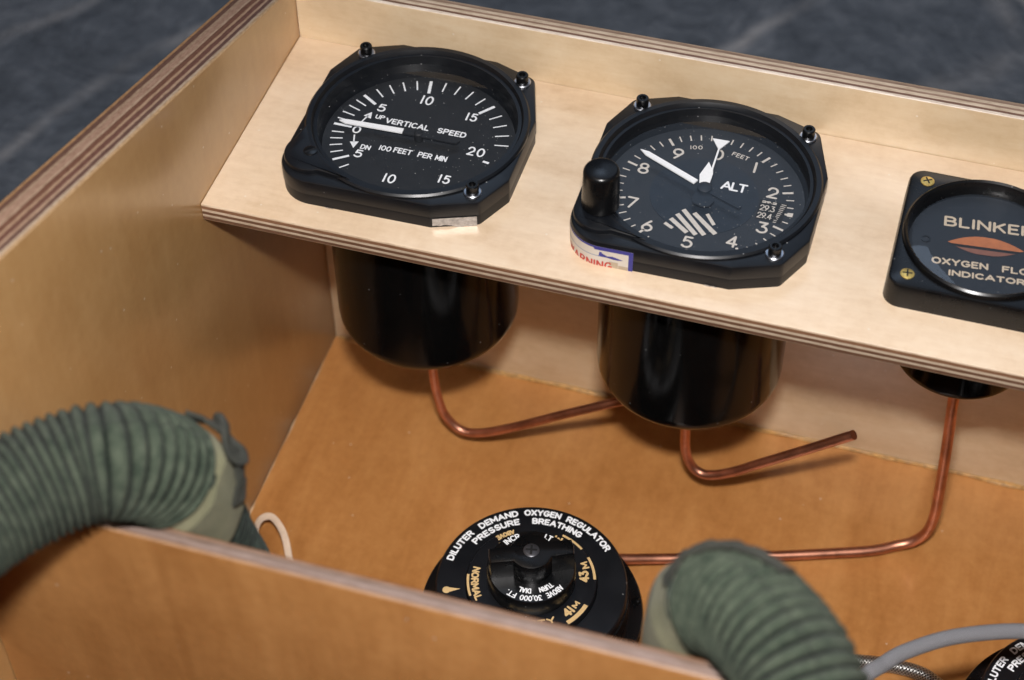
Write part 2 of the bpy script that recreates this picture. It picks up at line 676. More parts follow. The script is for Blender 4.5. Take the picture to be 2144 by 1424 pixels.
def flat(mb, pts, z, h, mi=0):
    """a thin plate of thickness h"""
    mb.prism(pts, z, z + h, 0, mi)


# ------------------------------------------------------------------ materials
BIRCH = ((0.80, 0.655, 0.49), (0.755, 0.592, 0.422), (0.66, 0.492, 0.33))
HONEY = ((0.60, 0.295, 0.100), (0.51, 0.232, 0.071), (0.41, 0.170, 0.047))
M = {}
M['shelf'] = wood('birch_shelf_veneer', *BIRCH, (0.018, 0.075, 0.05), 0.40, 0.5, 0.2)
M['back'] = wood('birch_back_veneer', *[tuple(c * k for c, k in zip(q, (.88, .87, .80))) for q in BIRCH], (0.016, 0.05, 0.07), 0.38, 0.8, 0.22)
M['side'] = wood('varnished_side_veneer', (0.47, 0.285, 0.122), (0.43, 0.25, 0.10), (0.385, 0.21, 0.079), (0.035, 0.035, 0.008), 0.32, 0.7, 0.19, grain=0.0, rvar=0.02)
M['floor'] = wood('honey_floor_veneer', *HONEY, (0.06, 0.012, 0.05), 0.36, 0.7, 0.22)
M['divider'] = wood('honey_divider_veneer', (0.50, 0.25, 0.088), (0.43, 0.205, 0.068), (0.355, 0.16, 0.050), (0.055, 0.05, 0.008), 0.42, 0.4, 0.3, 0.8)
LT, DK, MD = (0.62, 0.50, 0.37), (0.17, 0.085, 0.05), (0.36, 0.21, 0.125)
M['edge_shelf'] = ply_edge('shelf_ply_edge', 2, plies([(7, (.5, .36, .24)), (17, DK), (15, LT), (17, DK), (15, LT), (19, (.24, .12, .065)), (10, (.62, .48, .34))]), (40, 400, 400))
M['edge_back'] = ply_edge('back_ply_edge', 1, plies([(14, (.72, .62, .52)), (12, DK), (16, LT), (11, (.3, .19, .13)), (15, LT), (12, (.3, .2, .14)), (12, (.4, .29, .2))]), (40, 400, 400))
M['edge_side'] = ply_edge('side_ply_edge', 0, plies([(9, (.46, .26, .12)), (11, (.17, .085, .055)), (6, (.44, .3, .2)), (13, (.42, .26, .18)), (5, (.5, .35, .24)), (12, (.19, .085, .05)), (6, (.46, .3, .19)), (11, (.17, .075, .05)), (6, (.45, .3, .2)), (9, (.14, .07, .05)), (6, (.5, .38, .27)), (6, (.5, .33, .18))]), (400, 40, 400))
M['edge_div'] = ply_edge('divider_ply_edge', 1, plies([(14, (.34, .20, .11)), (18, (.20, .135, .11)), (20, (.27, .20, .17)), (18, (.18, .125, .10)), (16, (.25, .165, .12)), (14, (.27, .12, .05))]), (40, 400, 400))
M['glue'] = plain('amber_glue', (0.42, 0.23, 0.07), 0.5, var=0.4, scale=500, bump=0.4)
M['black'] = dusty_black('satin_black_paint', (0.0045, 0.0055, 0.0075), 0.36, 0.5, 0.5)
M['black2'] = dusty_black('worn_black_paint', (0.0035, 0.0037, 0.0042), 0.28, 0.3, 0.5)
M['gloss'] = dusty_black('gloss_black_enamel', (0.003, 0.003, 0.003), 0.13, 0.4, 0.16)
M['bore'] = plain('bore_black', (0.008, 0.008, 0.008), 0.5)
M['dial'] = plain('dial_black', (0.012, 0.014, 0.017), 0.6, var=0.2)
M['dial2'] = plain('altimeter_dial_grey_black', (0.018, 0.022, 0.028), 0.55, var=0.15)
M['disc'] = plain('altimeter_centre_disc', (0.012, 0.018, 0.027), 0.5, var=0.2)
M['white'] = plain('white_lettering', (0.80, 0.82, 0.84), 0.6, var=0.06, scale=900)
M['ptr'] = plain('white_pointer', (0.86, 0.87, 0.88), 0.5, var=0.04, scale=900)
M['warm'] = plain('warm_grey_lettering', (0.56, 0.52, 0.47), 0.6, var=0.08, scale=900)
M['tan'] = plain('tan_lettering', (0.52, 0.43, 0.32), 0.6, var=0.08, scale=900)
M['gold'] = plain('gold_lettering', (0.62, 0.43, 0.20), 0.55, var=0.08, scale=900)
M['glass'] = glass_mat('dusty_cover_glass', 0.75)
M['glass_clean'] = glass_mat('cover_glass', 0.22)
M['steel'] = plain('zinc_washer', (0.55, 0.57, 0.62), 0.3, 1.0)
M['brass'] = plain('brass_screw', (0.90, 0.62, 0.20), 0.38, 0.75, var=0.25, scale=900)
M['chip'] = plain('bare_metal_patch', (0.42, 0.42, 0.43), 0.35, 0.8, var=0.3, scale=700, bump=0.4)
M['copper'] = plain('copper_pipe', (0.58, 0.27, 0.175), 0.42, 1.0, var=0.3, scale=110, bump=0.15)
M['orange'] = plain('orange_shutter', (0.40, 0.135, 0.05), 0.5)
M['orange2'] = plain('dull_orange_shutter', (0.20, 0.085, 0.058), 0.5)
M['red'] = plain('red_ink', (0.48, 0.05, 0.035), 0.5)
M['blue'] = plain('blue_ink', (0.035, 0.035, 0.24), 0.45)
M['sticker'] = plain('sticker_paper', (0.62, 0.57, 0.50), 0.35, var=0.05)
M['ink_grey'] = plain('grey_ink', (0.22, 0.27, 0.38), 0.5)
M['zip'] = plain('white_nylon', (0.66, 0.50, 0.37), 0.4, var=0.1)


# ------------------------------------------------------------------ ground
def slate():
    t = NT('slate')
    v = t.coord('Object', (1, 1, 1))
    big = t.noise(v, 16, 6, 0.68, 0.9)
    fine = t.noise(v, 75, 5, 0.7, 0.3)
    c = t.ramp(t.math('ADD', t.math('MULTIPLY', big, 0.6), t.math('MULTIPLY', fine, 0.4)), [(0.36, (0.052, 0.059, 0.070)), (0.51, (0.098, 0.110, 0.128)), (0.68, (0.175, 0.188, 0.21))])
    # pale quartz veins: wavy lines across the sheet
    sp = t.n('SeparateXYZ')
    wv = t.n('TexNoise')
    t.put(wv.inputs['Vector'], v)
    wv.inputs['Scale'].default_value = 9
    wv.inputs['Detail'].default_value = 3
    mixv = t.n('VectorMath', operation='MULTIPLY_ADD')
    t.put(mixv.inputs[0], wv.outputs['Color'])
    mixv.inputs[1].default_value = (0.05, 0.05, 0)
    t.put(mixv.inputs[2], v)
    t.t.links.new(mixv.outputs[0], sp.inputs[0])
    veins = None
    for (px, py), ang, w, s_ in SLATE_LINES:
        nx, ny = -math.sin(math.radians(ang)), math.cos(math.radians(ang))
        d = t.math('ADD', t.math('MULTIPLY', sp.outputs[0], nx), t.math('MULTIPLY', sp.outputs[1], ny))
        d = t.math('ABSOLUTE', t.math('SUBTRACT', d, px * nx + py * ny + 0.025 * (nx + ny)))
        m = t.ramp(t.math('DIVIDE', d, w), [(0.0, (1, 1, 1)), (1.0, (0, 0, 0))])
        br = t.ramp(t.noise(t.coord('Object', (14, 14, 14), loc=(px * 9, py * 7, 1)), 1.0, 4, 0.65), [(0.36, (0.12,) * 3), (0.66, (1,) * 3)])
        m = t.math('MULTIPLY', t.math('MULTIPLY', m, br), s_)
        veins = m if veins is None else t.math('MAXIMUM', veins, m)
    c = t.mix(veins, c, (0.46, 0.44, 0.43))
    h = t.math('ADD', t.math('MULTIPLY', big, 1.0), t.math('MULTIPLY', fine, 0.35))
    return t.done(t.bsdf(c, t.math('MULTIPLY_ADD', fine, 0.25, 0.38), 0, 0.5, t.bump(h, 0.9, 0.006)))


SLATE_LINES = [((-0.16, 0.24), 62, 0.008, 0.75), ((-0.235, 0.25), 50, 0.006, 0.45), ((-0.12, 0.05), 40, 0.012, 0.35),
               ((0.13, 0.36), 62, 0.006, 0.8), ((0.255, 0.41), -38, 0.007, 0.9), ((0.225, 0.42), -52, 0.010, 0.45)]
mb = MB()
mb.add([(-4000, -4000, -172), (4000, -4000, -172), (4000, 4000, -172), (-4000, 4000, -172)], [(0, 1, 2, 3)])
gr = mb.build('slate_floor', slate(), smooth=0)
gr['kind'] = 'structure'
gr['label'] = 'dark blue grey slate floor with pale veins under the box'

# ------------------------------------------------------------------ plywood box
D, TB, TS, HB, FL = 90.0, 7.9, 15.2, 21.6, -160.0
X1, YF, YD, DT, ZD = 430.0, -232.0, -154.3, 5.0, 42.0
box = thing('plywood_box', 'open birch plywood box with a shelf of dials, standing on slate', 'box')


def panel(name, corners, axis, mats, bev=0.5, parent=None):
    """hexahedron from 8 corners; faces square to `axis` get veneer, the rest show plies"""
    bm = bmesh.new()
    vs = [bm.verts.new(Vector(c) * S) for c in corners]
    for f in ((0, 3, 2, 1), (4, 5, 6, 7), (0, 1, 5, 4), (1, 2, 6, 5), (2, 3, 7, 6), (3, 0, 4, 7)):
        bm.faces.new([vs[i] for i in f])
    bmesh.ops.recalc_face_normals(bm, faces=bm.faces)
    bmesh.ops.bevel(bm, geom=list(bm.edges), offset=bev * S, segments=3, profile=0.5, affect='EDGES')
    for f in bm.faces:
        f.material_index = 0 if abs(f.normal[axis]) > 0.9 else 1
        f.smooth = f.calc_area() < (6 * S) * (60 * S)
    me = bpy.data.meshes.new(name)
    bm.to_mesh(me)
    bm.free()
    for q in mats:
        me.materials.append(q)
    me.set_sharp_from_angle(angle=math.radians(40))
    o = bpy.data.objects.new(name, me)
    COL.objects.link(o)
    o.parent = parent or box
    return o


def cuboid(x0, x1, y0, y1, z0, z1):
    return [(x0, y0, z0), (x1, y0, z0), (x1, y1, z0), (x0, y1, z0), (x0, y0, z1), (x1, y0, z1), (x1, y1, z1), (x0, y1, z1)]


def ztop(y):
    return 47.33 - 0.2845 * y


panel('base_panel', cuboid(0, X1, YF + 8, D, FL - 8, FL), 2, [M['floor'], M['edge_shelf']], 0.3)
panel('back_panel', cuboid(0, X1, D, D + TB, FL - 8, HB), 1, [M['back'], M['edge_back']], 0.6)
for xa, xb in ((-TS, 0), (X1, X1 + TS)):
    ya, yb = YF, D + TB
    sp_ = panel('side_panel', [(xa, ya, FL - 8), (xb, ya, FL - 8), (xb, yb, FL - 8), (xa, yb, FL - 8), (xa, ya, ztop(ya)), (xb, ya, ztop(ya)), (xb, yb, ztop(yb)), (xa, yb, ztop(yb))], 0, [M['side'], M['edge_side']], 0.6)
panel('front_panel', cuboid(0, X1, YF, YF + 8, FL - 8, 60), 1, [M['divider'], M['edge_div']], 0.6)
panel('divider_panel', cuboid(0.05, X1 - 0.05, YD, YD + DT, FL + 0.02, ZD), 1, [M['divider'], M['edge_div']], 0.7)
panel('instrument_shelf', cuboid(0.05, X1 - 0.05, 0, D - 0.05, -7, 0), 2, [M['shelf'], M['edge_shelf']], 0.45)

# uneven bead of glue along the foot of the back panel and up the left corner
mb = MB()
path = [Vector((x, D - 0.5, FL + 0.3)) for x in [2 + i * 1.5 for i in range(284)]]
mb.tube(path, lambda i, t, a: 0.9 + 1.2 * noise.noise(Vector((i * 0.11, 3.1, a * 0.3))) * 0.8, 10)
mb.build('glue_bead', M['glue'], box)
mb = MB()
path = [Vector((0.4, D - 2 - i * 1.5, FL + 0.2)) for i in range(150)]
mb.tube(path, lambda i, t, a: max(0.03, -0.1 + 0.9 * noise.noise(Vector((i * 0.17, 9.1, a * 0.3)))), 8)
mb.build('glue_bead', plain('pale_dried_glue', (0.6, 0.44, 0.28), 0.4, var=0.3), box)


# ------------------------------------------------------------------ instruments
def dense(poly, step=1.6):
    out = []
    for i, a in enumerate(poly):
        b = poly[(i + 1) % len(poly)]
        k = max(1, int(math.hypot(b[0] - a[0], b[1] - a[1]) / step))
        out += [(a[0] + (b[0] - a[0]) * q / k, a[1] + (b[1] - a[1]) * q / k) for q in range(k)]
    return out


BEZ = rounded([(-37.4, -38.3, 12), (16.5, -37.4, 2), (31.4, -31.7, 2.5), (37.6, -19, 2), (37.8, 11, 2), (31.5, 31.3, 3.5), (16.5, 36.7, 2), (-17.5, 36.7, 2), (-31.4, 31.1, 3.5), (-37.4, 17, 2)])
BEZ = dense(BEZ)


def cap_screw(parent, x, y, z0):
    mb = MB()
    mb.lathe([(0.0, 0), (2.1, 0), (2.1, 2.8), (1.85, 3.15), (1.15, 3.15), (1.0, 1.6), (0.0, 1.6)], (x, y, z0 + 0.7), 28)
    s_ = mb.build('screw', M['black2'], parent)
    w = MB()
    w.lathe([(1.2, 0), (2.95, 0), (2.95, 0.55), (2.7, 0.75), (1.2, 0.75)], (x, y, z0), 32, close=True)
    w.build('washer', M['steel'], s_)
    return s_


def gauge_body(root, zring=11.3, zdial=1.5, zglass=6.6, glass='glass', dialmat='dial', case_r=33.0, case_z=-81.5):
    mb = MB()
    mb.prism(offset(BEZ, -0.25), -6.5, 4.3, 0.3)
    mb.prism(BEZ, 4.3, 10.0, 0.7, bot=0.25)
    # boss at the knob corner, blended toward the ring
    lob = [(36.6 * math.cos(math.radians(a)), 36.6 * math.sin(math.radians(a))) for a in (262, 256, 250, 244, 238, 232, 225, 218, 212, 206, 200, 194, 188)]
    mb2 = MB()
    pts = [(36.2 * math.cos(math.radians(a)), 36.2 * math.sin(math.radians(a))) for a in range(252, 196, -4)]
    pts += [(-27.6 + 9.4 * math.cos(math.radians(a)), -25.2 + 9.4 * math.sin(math.radians(a))) for a in range(148, 304, 8)]
    mb2.prism(pts, 9.5, 11.7, 0.8)
    bz = bored(mb, 33.4, root, 'bezel')
    mb2.build('corner_boss', M['black'], bz)
    r = MB()
    r.lathe([(32.4, zdial - 0.2), (33.2, 4.0), (33.6, zglass + 1.6), (35.3, zring), (36.9, zring), (37.5, zring - 0.6), (37.6, 9.6), (35, 9.6), (34.5, 4), (34.5, zdial - 0.2)], (0, 0, 0), 128, close=True)
    r.build('bezel_ring', M['black'], root)
    d = MB()
    d.lathe([(33.6, zdial - 1.2), (33.6, zdial), (0, zdial)], (0, 0, 0), 96)
    dial = d.build('dial', M[dialmat], root)
    g = MB()
    g.lathe([(33.3, zglass), (33.3, zglass + 0.8), (0, zglass + 0.8)], (0, 0, 0), 96)
    g.v = [p for p in g.v]
    g2 = MB()
    n = 96
    g2.add([(33.35 * math.cos(2 * PI * i / n), 33.35 * math.sin(2 * PI * i / n), zglass) for i in range(n)], [tuple(range(n))])
    g2.build('cover_glass', M[glass], root, smooth=0, recalc=False)
    c = MB()
    c.lathe([(0, case_z), (case_r - 5.5, case_z), (case_r - 3.2, case_z + 0.5), (case_r - 1.2, case_z + 2.0), (case_r - 0.2, case_z + 4.4), (case_r, case_z + 7), (case_r, -7.05)], (0, 0, 0), 128)
    c.build('case', M['gloss'], root)
    for sx, sy in ((-28, 28), (28, 28), (28, -28)):
        cap_screw(root, sx, sy, 10.0)
    # small chamfered casting marks and a few drilled dots on the flange
    return dial, bz


def bored(mb, r, root, name):
    """prism stack with a round bore: the two caps are rebuilt as rings"""
    n = len(BEZ)
    bm = bmesh.new()
    vs = [bm.verts.new(Vector(p) * S) for p in mb.v]
    for f in mb.f:
        if len(f) == n and n > 8:
            continue
        bm.faces.new([vs[i] for i in f])
    # top cap: annulus between the outline and the bore
    tops = [i for i, p in enumerate(mb.v) if abs(p[2] - 10.0) < 1e-6]
    m = len(tops)
    inner = []
    for i in tops:
        x, y, z = mb.v[i]
        k = r / math.hypot(x, y)
        inner.append(bm.verts.new(Vector((x * k, y * k, z)) * S))
    low = [bm.verts.new(v.co + Vector((0, 0, -8.0)) * S) for v in inner]
    for q in range(m):
        w = (q + 1) % m
        bm.faces.new((vs[tops[q]], vs[tops[w]], inner[w], inner[q]))
        bm.faces.new((inner[q], inner[w], low[w], low[q]))
    bmesh.ops.recalc_face_normals(bm, faces=bm.faces)
    me = bpy.data.meshes.new(name)
    bm.to_mesh(me)
    bm.free()
    me.materials.append(M['black'])
    me.polygons.foreach_set('use_smooth', [True] * len(me.polygons))
    me.set_sharp_from_angle(angle=math.radians(35))
    o = bpy.data.objects.new(name, me)
    COL.objects.link(o)
    o.parent = root
    return o


# --- vertical speed indicator
vsi = thing('vertical_speed_gauge', 'black square dial reading VERTICAL SPEED, with a slotted screw and no knob', 'gauge', (59.3, 47.7, 0))
dial, bz = gauge_body(vsi)
ZD1 = 1.56
tk = MB()
angs = [180, 174, 167.3, 160.4, 153.6, 146.9, 137.3, 128.1, 119.0, 109.7, 100.4, 90.2, 80.2, 70.1, 59.8, 49.9, 39.7, 29.9, 19.8, 10.0]
for i, a in enumerate(angs):
    tick(tk, a, 23.9 if i % 5 == 0 else 25.6, 30.3, 1.05 if i % 5 == 0 else 0.5, ZD1)
dn = [-172.5, -166, -159.3, -152.4, -145.1, -136, -127, -118, -109, -100, -90, -80, -70, -60, -50, -40, -30, -20, -10]
for i, a in enumerate(dn):
    big = i in (4, 9, 14)
    if a < -140 or a in (-136, -10):
        tick(tk, a, 24.2 if (big or a == -10) else 25.7, 29.9 if a != -10 else 26.4, 0.95 if big or a == -10 else 0.5, ZD1)
tk.build('tick_marks', M['white'], dial, smooth=0, recalc=False)
lt = MB()
for s_, x, y, w, cap in (('10', -3.6, 19.9, 4.3, 4.6), ('5', -17.3, 11.9, 2.9, 3.9), ('15', 13.7, 15.8, 3.9, 4.1), ('20', 20.3, -0.4, 6.0, 4.3), ('0', -21.8, -0.9, 2.9, 3.7),
                         ('5', -17.2, -12.0, 2.9, 3.8), ('10', -3.2, -20.6, 4.2, 4.3), ('15', 14.3, -16.0, 3.9, 4.1)):
    line_text(lt, s_, x, y, cap, 0.62, ZD1, width=w, anchor='c', track=.42, slant=0.0)
line_text(lt, 'VERTICAL', -14.0, 5.0, 2.7, 0.52, ZD1, width=15.6)
line_text(lt, 'SPEED', 4.5, 5.0, 2.7, 0.52, ZD1, width=10.2)
line_text(lt, 'UP', -17.9, 6.2, 2.1, 0.42, ZD1, width=3.3)
line_text(lt, 'DN', -17.7, -9.6, 2.3, 0.44, ZD1, width=3.5)
line_text(lt, '100', -11.5, -8.4, 2.5, 0.42, ZD1, width=4.2)
line_text(lt, 'FEET', -6.5, -8.2, 2.6, 0.46, ZD1, width=6.4)
line_text(lt, 'PER', 2.0, -8.1, 2.6, 0.46, ZD1, width=5.0)
line_text(lt, 'MIN', 8.1, -8.0, 2.6, 0.46, ZD1, width=4.0)
bar(lt, -21.6, 3.2, -20.5, 7.0, 0.5, ZD1)
lt.add([(-22.0, 6.5, ZD1), (-19.1, 5.6, ZD1), (-19.8, 9.0, ZD1)], [(0, 1, 2)])
bar(lt, -21.7, -3.5, -20.6, -7.2, 0.5, ZD1)
lt.add([(-19.1, -6.4, ZD1), (-22.0, -7.2, ZD1), (-19.8, -9.9, ZD1)], [(0, 1, 2)])
lt.build('lettering', M['white'], dial, smooth=0, recalc=False)
p = MB()
dv = Vector((-27.7, -0.9)).normalized()
nv = Vector((-dv.y, dv.x))
A2 = lambda u, w: tuple(dv * u + nv * w)
flat(p, [A2(5.4, 1.1), A2(5.4, -1.1), A2(25.6, -0.95), A2(27.9, 0), A2(25.6, 0.95)][::1], 4.0, 0.5)
ptr = p.build('pointer', M['ptr'], vsi, smooth=0)
p = MB()
flat(p, [A2(5.3, 1.2), A2(-1, 1.2), A2(-13.5, 1.7), A2(-14.4, 0), A2(-13.5, -1.7), A2(-1, -1.2), A2(5.3, -1.2)], 3.9, 0.5)
p.lathe([(0, 1.6), (1.5, 1.6), (1.5, 4.6), (1.0, 4.9), (0, 4.9)], (0, 0, 0), 24)
p.build('counterweight', M['dial'], ptr, smooth=30)
s = MB()
s.lathe([(0, 11.5), (2.3, 11.5), (2.3, 11.9), (2.1, 12.0), (0, 12.0)], (-28.2, -25.4, 0), 28)
sl = s.build('slotted_screw', M['black2'], vsi)
s = MB()
bar(s, -29.6, -26.9, -26.8, -23.9, 0.5, 12.03)
s.build('slot', M['bore'], sl, smooth=0)
# bare metal patch on the front chamfer and casting lugs
mb = MB()
e0, e1 = Vector((17.2, -37.35)), Vector((30.6, -32.2))
nrm = Vector((e1.y - e0.y, -(e1.x - e0.x))).normalized() * 0.06
q0, q1 = e0 + nrm, e1 + nrm
pt = []
for i in range(13):
    f = i / 12
    xx, yy = q0.lerp(q1, f)
    pt.append((xx, yy, (2.0 if f < .42 else (0.6 if f < .5 else 1.0)) - 0.9 + 0.25 * math.sin(i * 2.3)))
    pt.append((xx, yy, 4.2))
mb.add(pt, [(2 * i, 2 * i + 2, 2 * i + 3, 2 * i + 1) for i in range(12)])
mb.build('bare_patch', M['chip'], vsi, smooth=0)

# --- altimeter
alt = thing('altimeter', 'black square ALT dial with a tall round knob and a torn warning sticker', 'gauge', (157.2, 47.4, 0))
dial, bz = gauge_body(alt, zdial=2.0, zglass=7.2, dialmat='dial2')
ZA = 2.06
mb = MB()
mb.lathe([(17.7, 0), (17.7, 0.12), (0, 0.12)], (0, 0, ZA), 72)
disc = mb.build('centre_disc', M['disc'], dial)
tk = MB()
for i in range(50):
    a = 90 - i * 7.2 + 0.2
    maj = i % 5 == 0
    if i == 0:
        continue
    tick(tk, a, 25.5 if maj else 26.5, 29.1, 0.85 if maj else 0.45, ZA)
for i in range(11):                                      # setting window scale
    y = 2.6 - i * 0.86
    bar(tk, 24.6 if i in (4, 8) else 25.0 - 0.12 * i, y, 26.6 - 0.18 * i, y - 0.05, 0.3, ZA + .09)
flat(tk, [(26.7, -1.2), (27.4, -1.2), (27.8, -0.6), (29.4, -0.4), (29.4, -2.2), (27.8, -2.3), (27.4, -1.6), (26.7, -1.5)][::-1], ZA + .05, 0.06)
tk.build('tick_marks', M['warm'], dial, smooth=0, recalc=False)
win = MB()
win.add([(18.0, -5.9, ZA + .03), (26.6, -6.3, ZA + .03), (27.0, 3.3, ZA + .03), (18.0, 3.3, ZA + .03)], [(0, 1, 2, 3)])
win.build('setting_window', M['bore'], dial, smooth=0, recalc=False)
lt = MB()
for s_, x, y in (('9', -12.7, 17.1), ('8', -21.9, 7.1), ('7', -21.7, -9.7), ('6', -14.3, -18.7), ('5', -0.4, -22.4), ('4', 13.2, -18.2), ('3', 21.2, -9.4), ('2', 21.2, 7.3), ('1', 13.3, 17.6)):
    line_text(lt, s_, x, y, 5.3, 0.78, ZA, width=0.95 if s_ == '1' else 3.7, anchor='c')
for vs_, fs_ in stroke([(0.2 + 1.5 * math.cos(q * 0.24), 20.4 + 2.3 * math.sin(q * 0.24)) for q in range(-6, 7)], 0.39):
    lt.add([(x, y, ZA) for x, y in vs_], fs_)
line_text(lt, '100', -9.3, 20.4, 1.9, 0.3, ZA, width=4.1, rot=math.radians(14), track=.4)
line_text(lt, 'FEET', 4.4, 21.3, 2.0, 0.34, ZA, width=5.9, rot=math.radians(-13), track=.35)
line_text(lt, '29.3', 18.5, -1.7, 2.7, 0.33, ZA + .09, width=4.9, track=.2)
line_text(lt, '29.4', 18.3, -5.3, 2.7, 0.33, ZA + .09, width=4.8, track=.2)
line_text(lt, '29.2', 18.7, 1.9, 1.1, 0.34, ZA + .09, width=4.8, track=.2)
lt.build('lettering', M['warm'], dial, smooth=0, recalc=False)
lt = MB()
line_text(lt, 'ALT', 4.3, 4.4, 4.1, 0.72, ZA + .15, width=8.6, track=.12)
lt.build('lettering', M['white'], dial, smooth=0, recalc=False)
ht = MB()
for (a, b) in (((-9.3, -16.0), (-6.3, -17.7)), ((-7.9, -13.5), (-1.5, -18.4)), ((-6.4, -10.9), (1.5, -18.6)), ((-4.9, -8.4), (4.1, -18.0)), ((-1.2, -9.0), (7.4, -16.6)), ((2.9, -8.3), (6.1, -12.7))):
    end = a in ((-9.3, -16.0), (2.9, -8.3))
    bar(ht, a[0], a[1], b[0], b[1], 1.2 if end else 1.55, ZA + .15)
ht.build('hatched_flag', M['warm'], dial, smooth=0, recalc=False)
p = MB()
dv = Vector((-24.4, 11.9)).normalized()
nv = Vector((-dv.y, dv.x))
flat(p, [A2(3.7, 1.05), A2(3.7, -1.05), A2(24.2, -0.95), A2(27.1, 0), A2(24.2, 0.95)], 5.4, 0.5)
p.build('long_pointer', M['ptr'], alt, smooth=0)
p = MB()
flat(p, [(-1.7, -0.5), (0.9, -0.3), (1.0, 7.8), (0.55, 9.8), (0.55, 20.2), (2.9, 24.8), (-2.8, 24.6), (0.0, 20.2), (-0.05, 10.4), (-1.5, 13.0), (-3.1, 6.3)], 4.5, 0.45)
p.build('short_pointer', M['ptr'], alt, smooth=0)
p = MB()
p.lathe([(0, 2.1), (2.4, 2.1), (2.4, 5.9), (1.7, 6.3), (0, 6.3)], (0, 0, 0), 32)
flat(p, [(2.2, -1.2), (4.2, -4.6), (3.2, -7.2), (0.6, -8.0), (-2.4, -7.0), (-3.2, -4.6), (-2.0, -1.4)][::-1], 4.4, 0.5)
flat(p, [(1.2, -1.6), (12.6, -6.4), (13.2, -5.2), (2.2, 0.0)], 5.0, 0.4)
p.build('counterweight', M['disc'], alt, smooth=30)
k = MB()
kp = [(0, 11.4), (4.2, 11.4), (4.2, 12.0), (6.0, 12.2), (6.1, 12.8), (5.75, 25.6), (5.55, 26.3), (5.15, 26.9), (4.7, 27.15), (0, 27.2)]
k.lathe(kp, (-28.9, -23.2, 0), 64)
knob = k.build('setting_knob', M['black2'], alt)
# warning sticker wrapped round the knob corner
SP = offset(BEZ, 0.10)
perim = [SP[i] for i in range(len(SP))]
# walk from the left flank round the front-left corner to the front
seq = perim[-1:] + perim[:]
cum = [0.0]
for a, b in zip(seq, seq[1:]):
    cum.append(cum[-1] + math.hypot(b[0] - a[0], b[1] - a[1]))


def wrap(s, z, e=0.0):
    for i in range(len(cum) - 1):
        if s <= cum[i + 1] or i == len(cum) - 2:
            f = (s - cum[i]) / max(1e-9, cum[i + 1] - cum[i])
            a, b = Vector(seq[i]), Vector(seq[i + 1])
            p_ = a.lerp(b, f)
            d_ = (b - a).normalized()
            p_ += Vector((d_.y, -d_.x)) * e
            return (p_.x, p_.y, z)


# arc length at the sticker's right end (x = -14.2 on the front edge)
s_end = next(c for c, p_ in zip([x * 0.25 for x in range(2000)], [wrap(x * 0.25, 0) for x in range(2000)]) if p_[0] > -14.4 and p_[1] < -30)
s_beg = next(c for c, p_ in zip([x * 0.25 for x in range(2000)], [wrap(x * 0.25, 0) for x in range(2000)]) if p_[1] < -20)


def strip(mb, s0, s1, z0f, z1f, e, mi, n=60):
    vs = []
    for i in range(n + 1):
        s_ = s0 + (s1 - s0) * i / n
        z0 = z0f(s_) if callable(z0f) else z0f
        z1 = z1f(s_) if callable(z1f) else z1f
        vs += [wrap(s_, z0, e), wrap(s_, z1, e)]
    mb.add(vs, [(2 * i, 2 * i + 2, 2 * i + 3, 2 * i + 1) for i in range(n)], mi)


st = MB()
strip(st, s_beg, s_end, -5.5, 8.3, 0.0, 0)
stick = st.build('warning_sticker', M['sticker'], alt, smooth=60, recalc=False)
st = MB()
strip(st, s_beg, s_end - 1.2, lambda s_: 7.5 - (0.7 if s_ > s_end - 12.5 else 0), 8.3, 0.03, 0)
strip(st, s_end - 1.45, s_end, -5.5, 8.3, 0.035, 0, 6)
# jet outline in blue
je = s_end - 2.9


def blob(pts, e):
    st.add([wrap(je - x, z, e) for x, z in pts], [tuple(range(len(pts)))])


blob([(8.2, 4.0), (7.2, 4.1), (7.1, 6.1), (7.9, 6.2)], .04)
blob([(7.3, 4.1), (5.2, 4.1), (5.4, 4.75), (7.15, 5.7)], .045)
blob([(5.4, 4.1), (3.6, 3.75), (2.0, 3.7), (0.2, 4.0), (1.9, 4.55), (3.6, 5.0), (5.4, 4.75)], .05)
st.build('border', M['blue'], stick, smooth=0, recalc=False)
st = MB()
strip(st, s_beg + 2, je - 7.6, 4.1, 4.4, .04, 0)
st.build('rule', M['ink_grey'], stick, smooth=0, recalc=False)
st = MB()
strip(st, s_end - 4.6, s_end - 1.5, -1.0, 1.5, 0.03, 0, 8)
strip(st, s_end - 7.6, s_end - 4.7, -1.0, 2.6, 0.025, 0, 8)
st.build('stain', plain('yellowed_paper', (0.44, 0.36, 0.26), 0.4), stick, smooth=0, recalc=False)
st = MB()
pc, w = text2d('WARNING', 3.5, 0.62, .34, 17.5)
put_text(st, pc, lambda a, b, e: wrap(s_end - 6.6 - 17.5 + a, -1.25 + b, 0.05 + e * 0.5))
st.build('lettering', M['red'], stick, smooth=0, recalc=False)

# pale chips along the foot of the two flanges
for root_, spans in ((vsi, ((-19.5, 2.9),)), (alt, ((8.6, 4.2),))):
    for x0, ln in spans:
        sa_ = next(q * 0.1 for q in range(4000) if wrap(q * 0.1, 0)[0] > x0 and wrap(q * 0.1, 0)[1] < -30)
        st = MB()
        n_ = 16
        vs_ = []
        for i in range(n_ + 1):
            h_ = 0.25 + 1.0 * abs(noise.noise(Vector((i * 0.45, x0, 2.0))))
            if i in (0, n_):
                h_ = 0.05
            vs_ += [wrap(sa_ + ln * i / n_, -0.2, 0.02), wrap(sa_ + ln * i / n_, h_, 0.02)]
        st.add(vs_, [(2 * i, 2 * i + 2, 2 * i + 3, 2 * i + 1) for i in range(n_)])
        st.build('chipped_edge', M['chip'], root_, smooth=0, recalc=False)

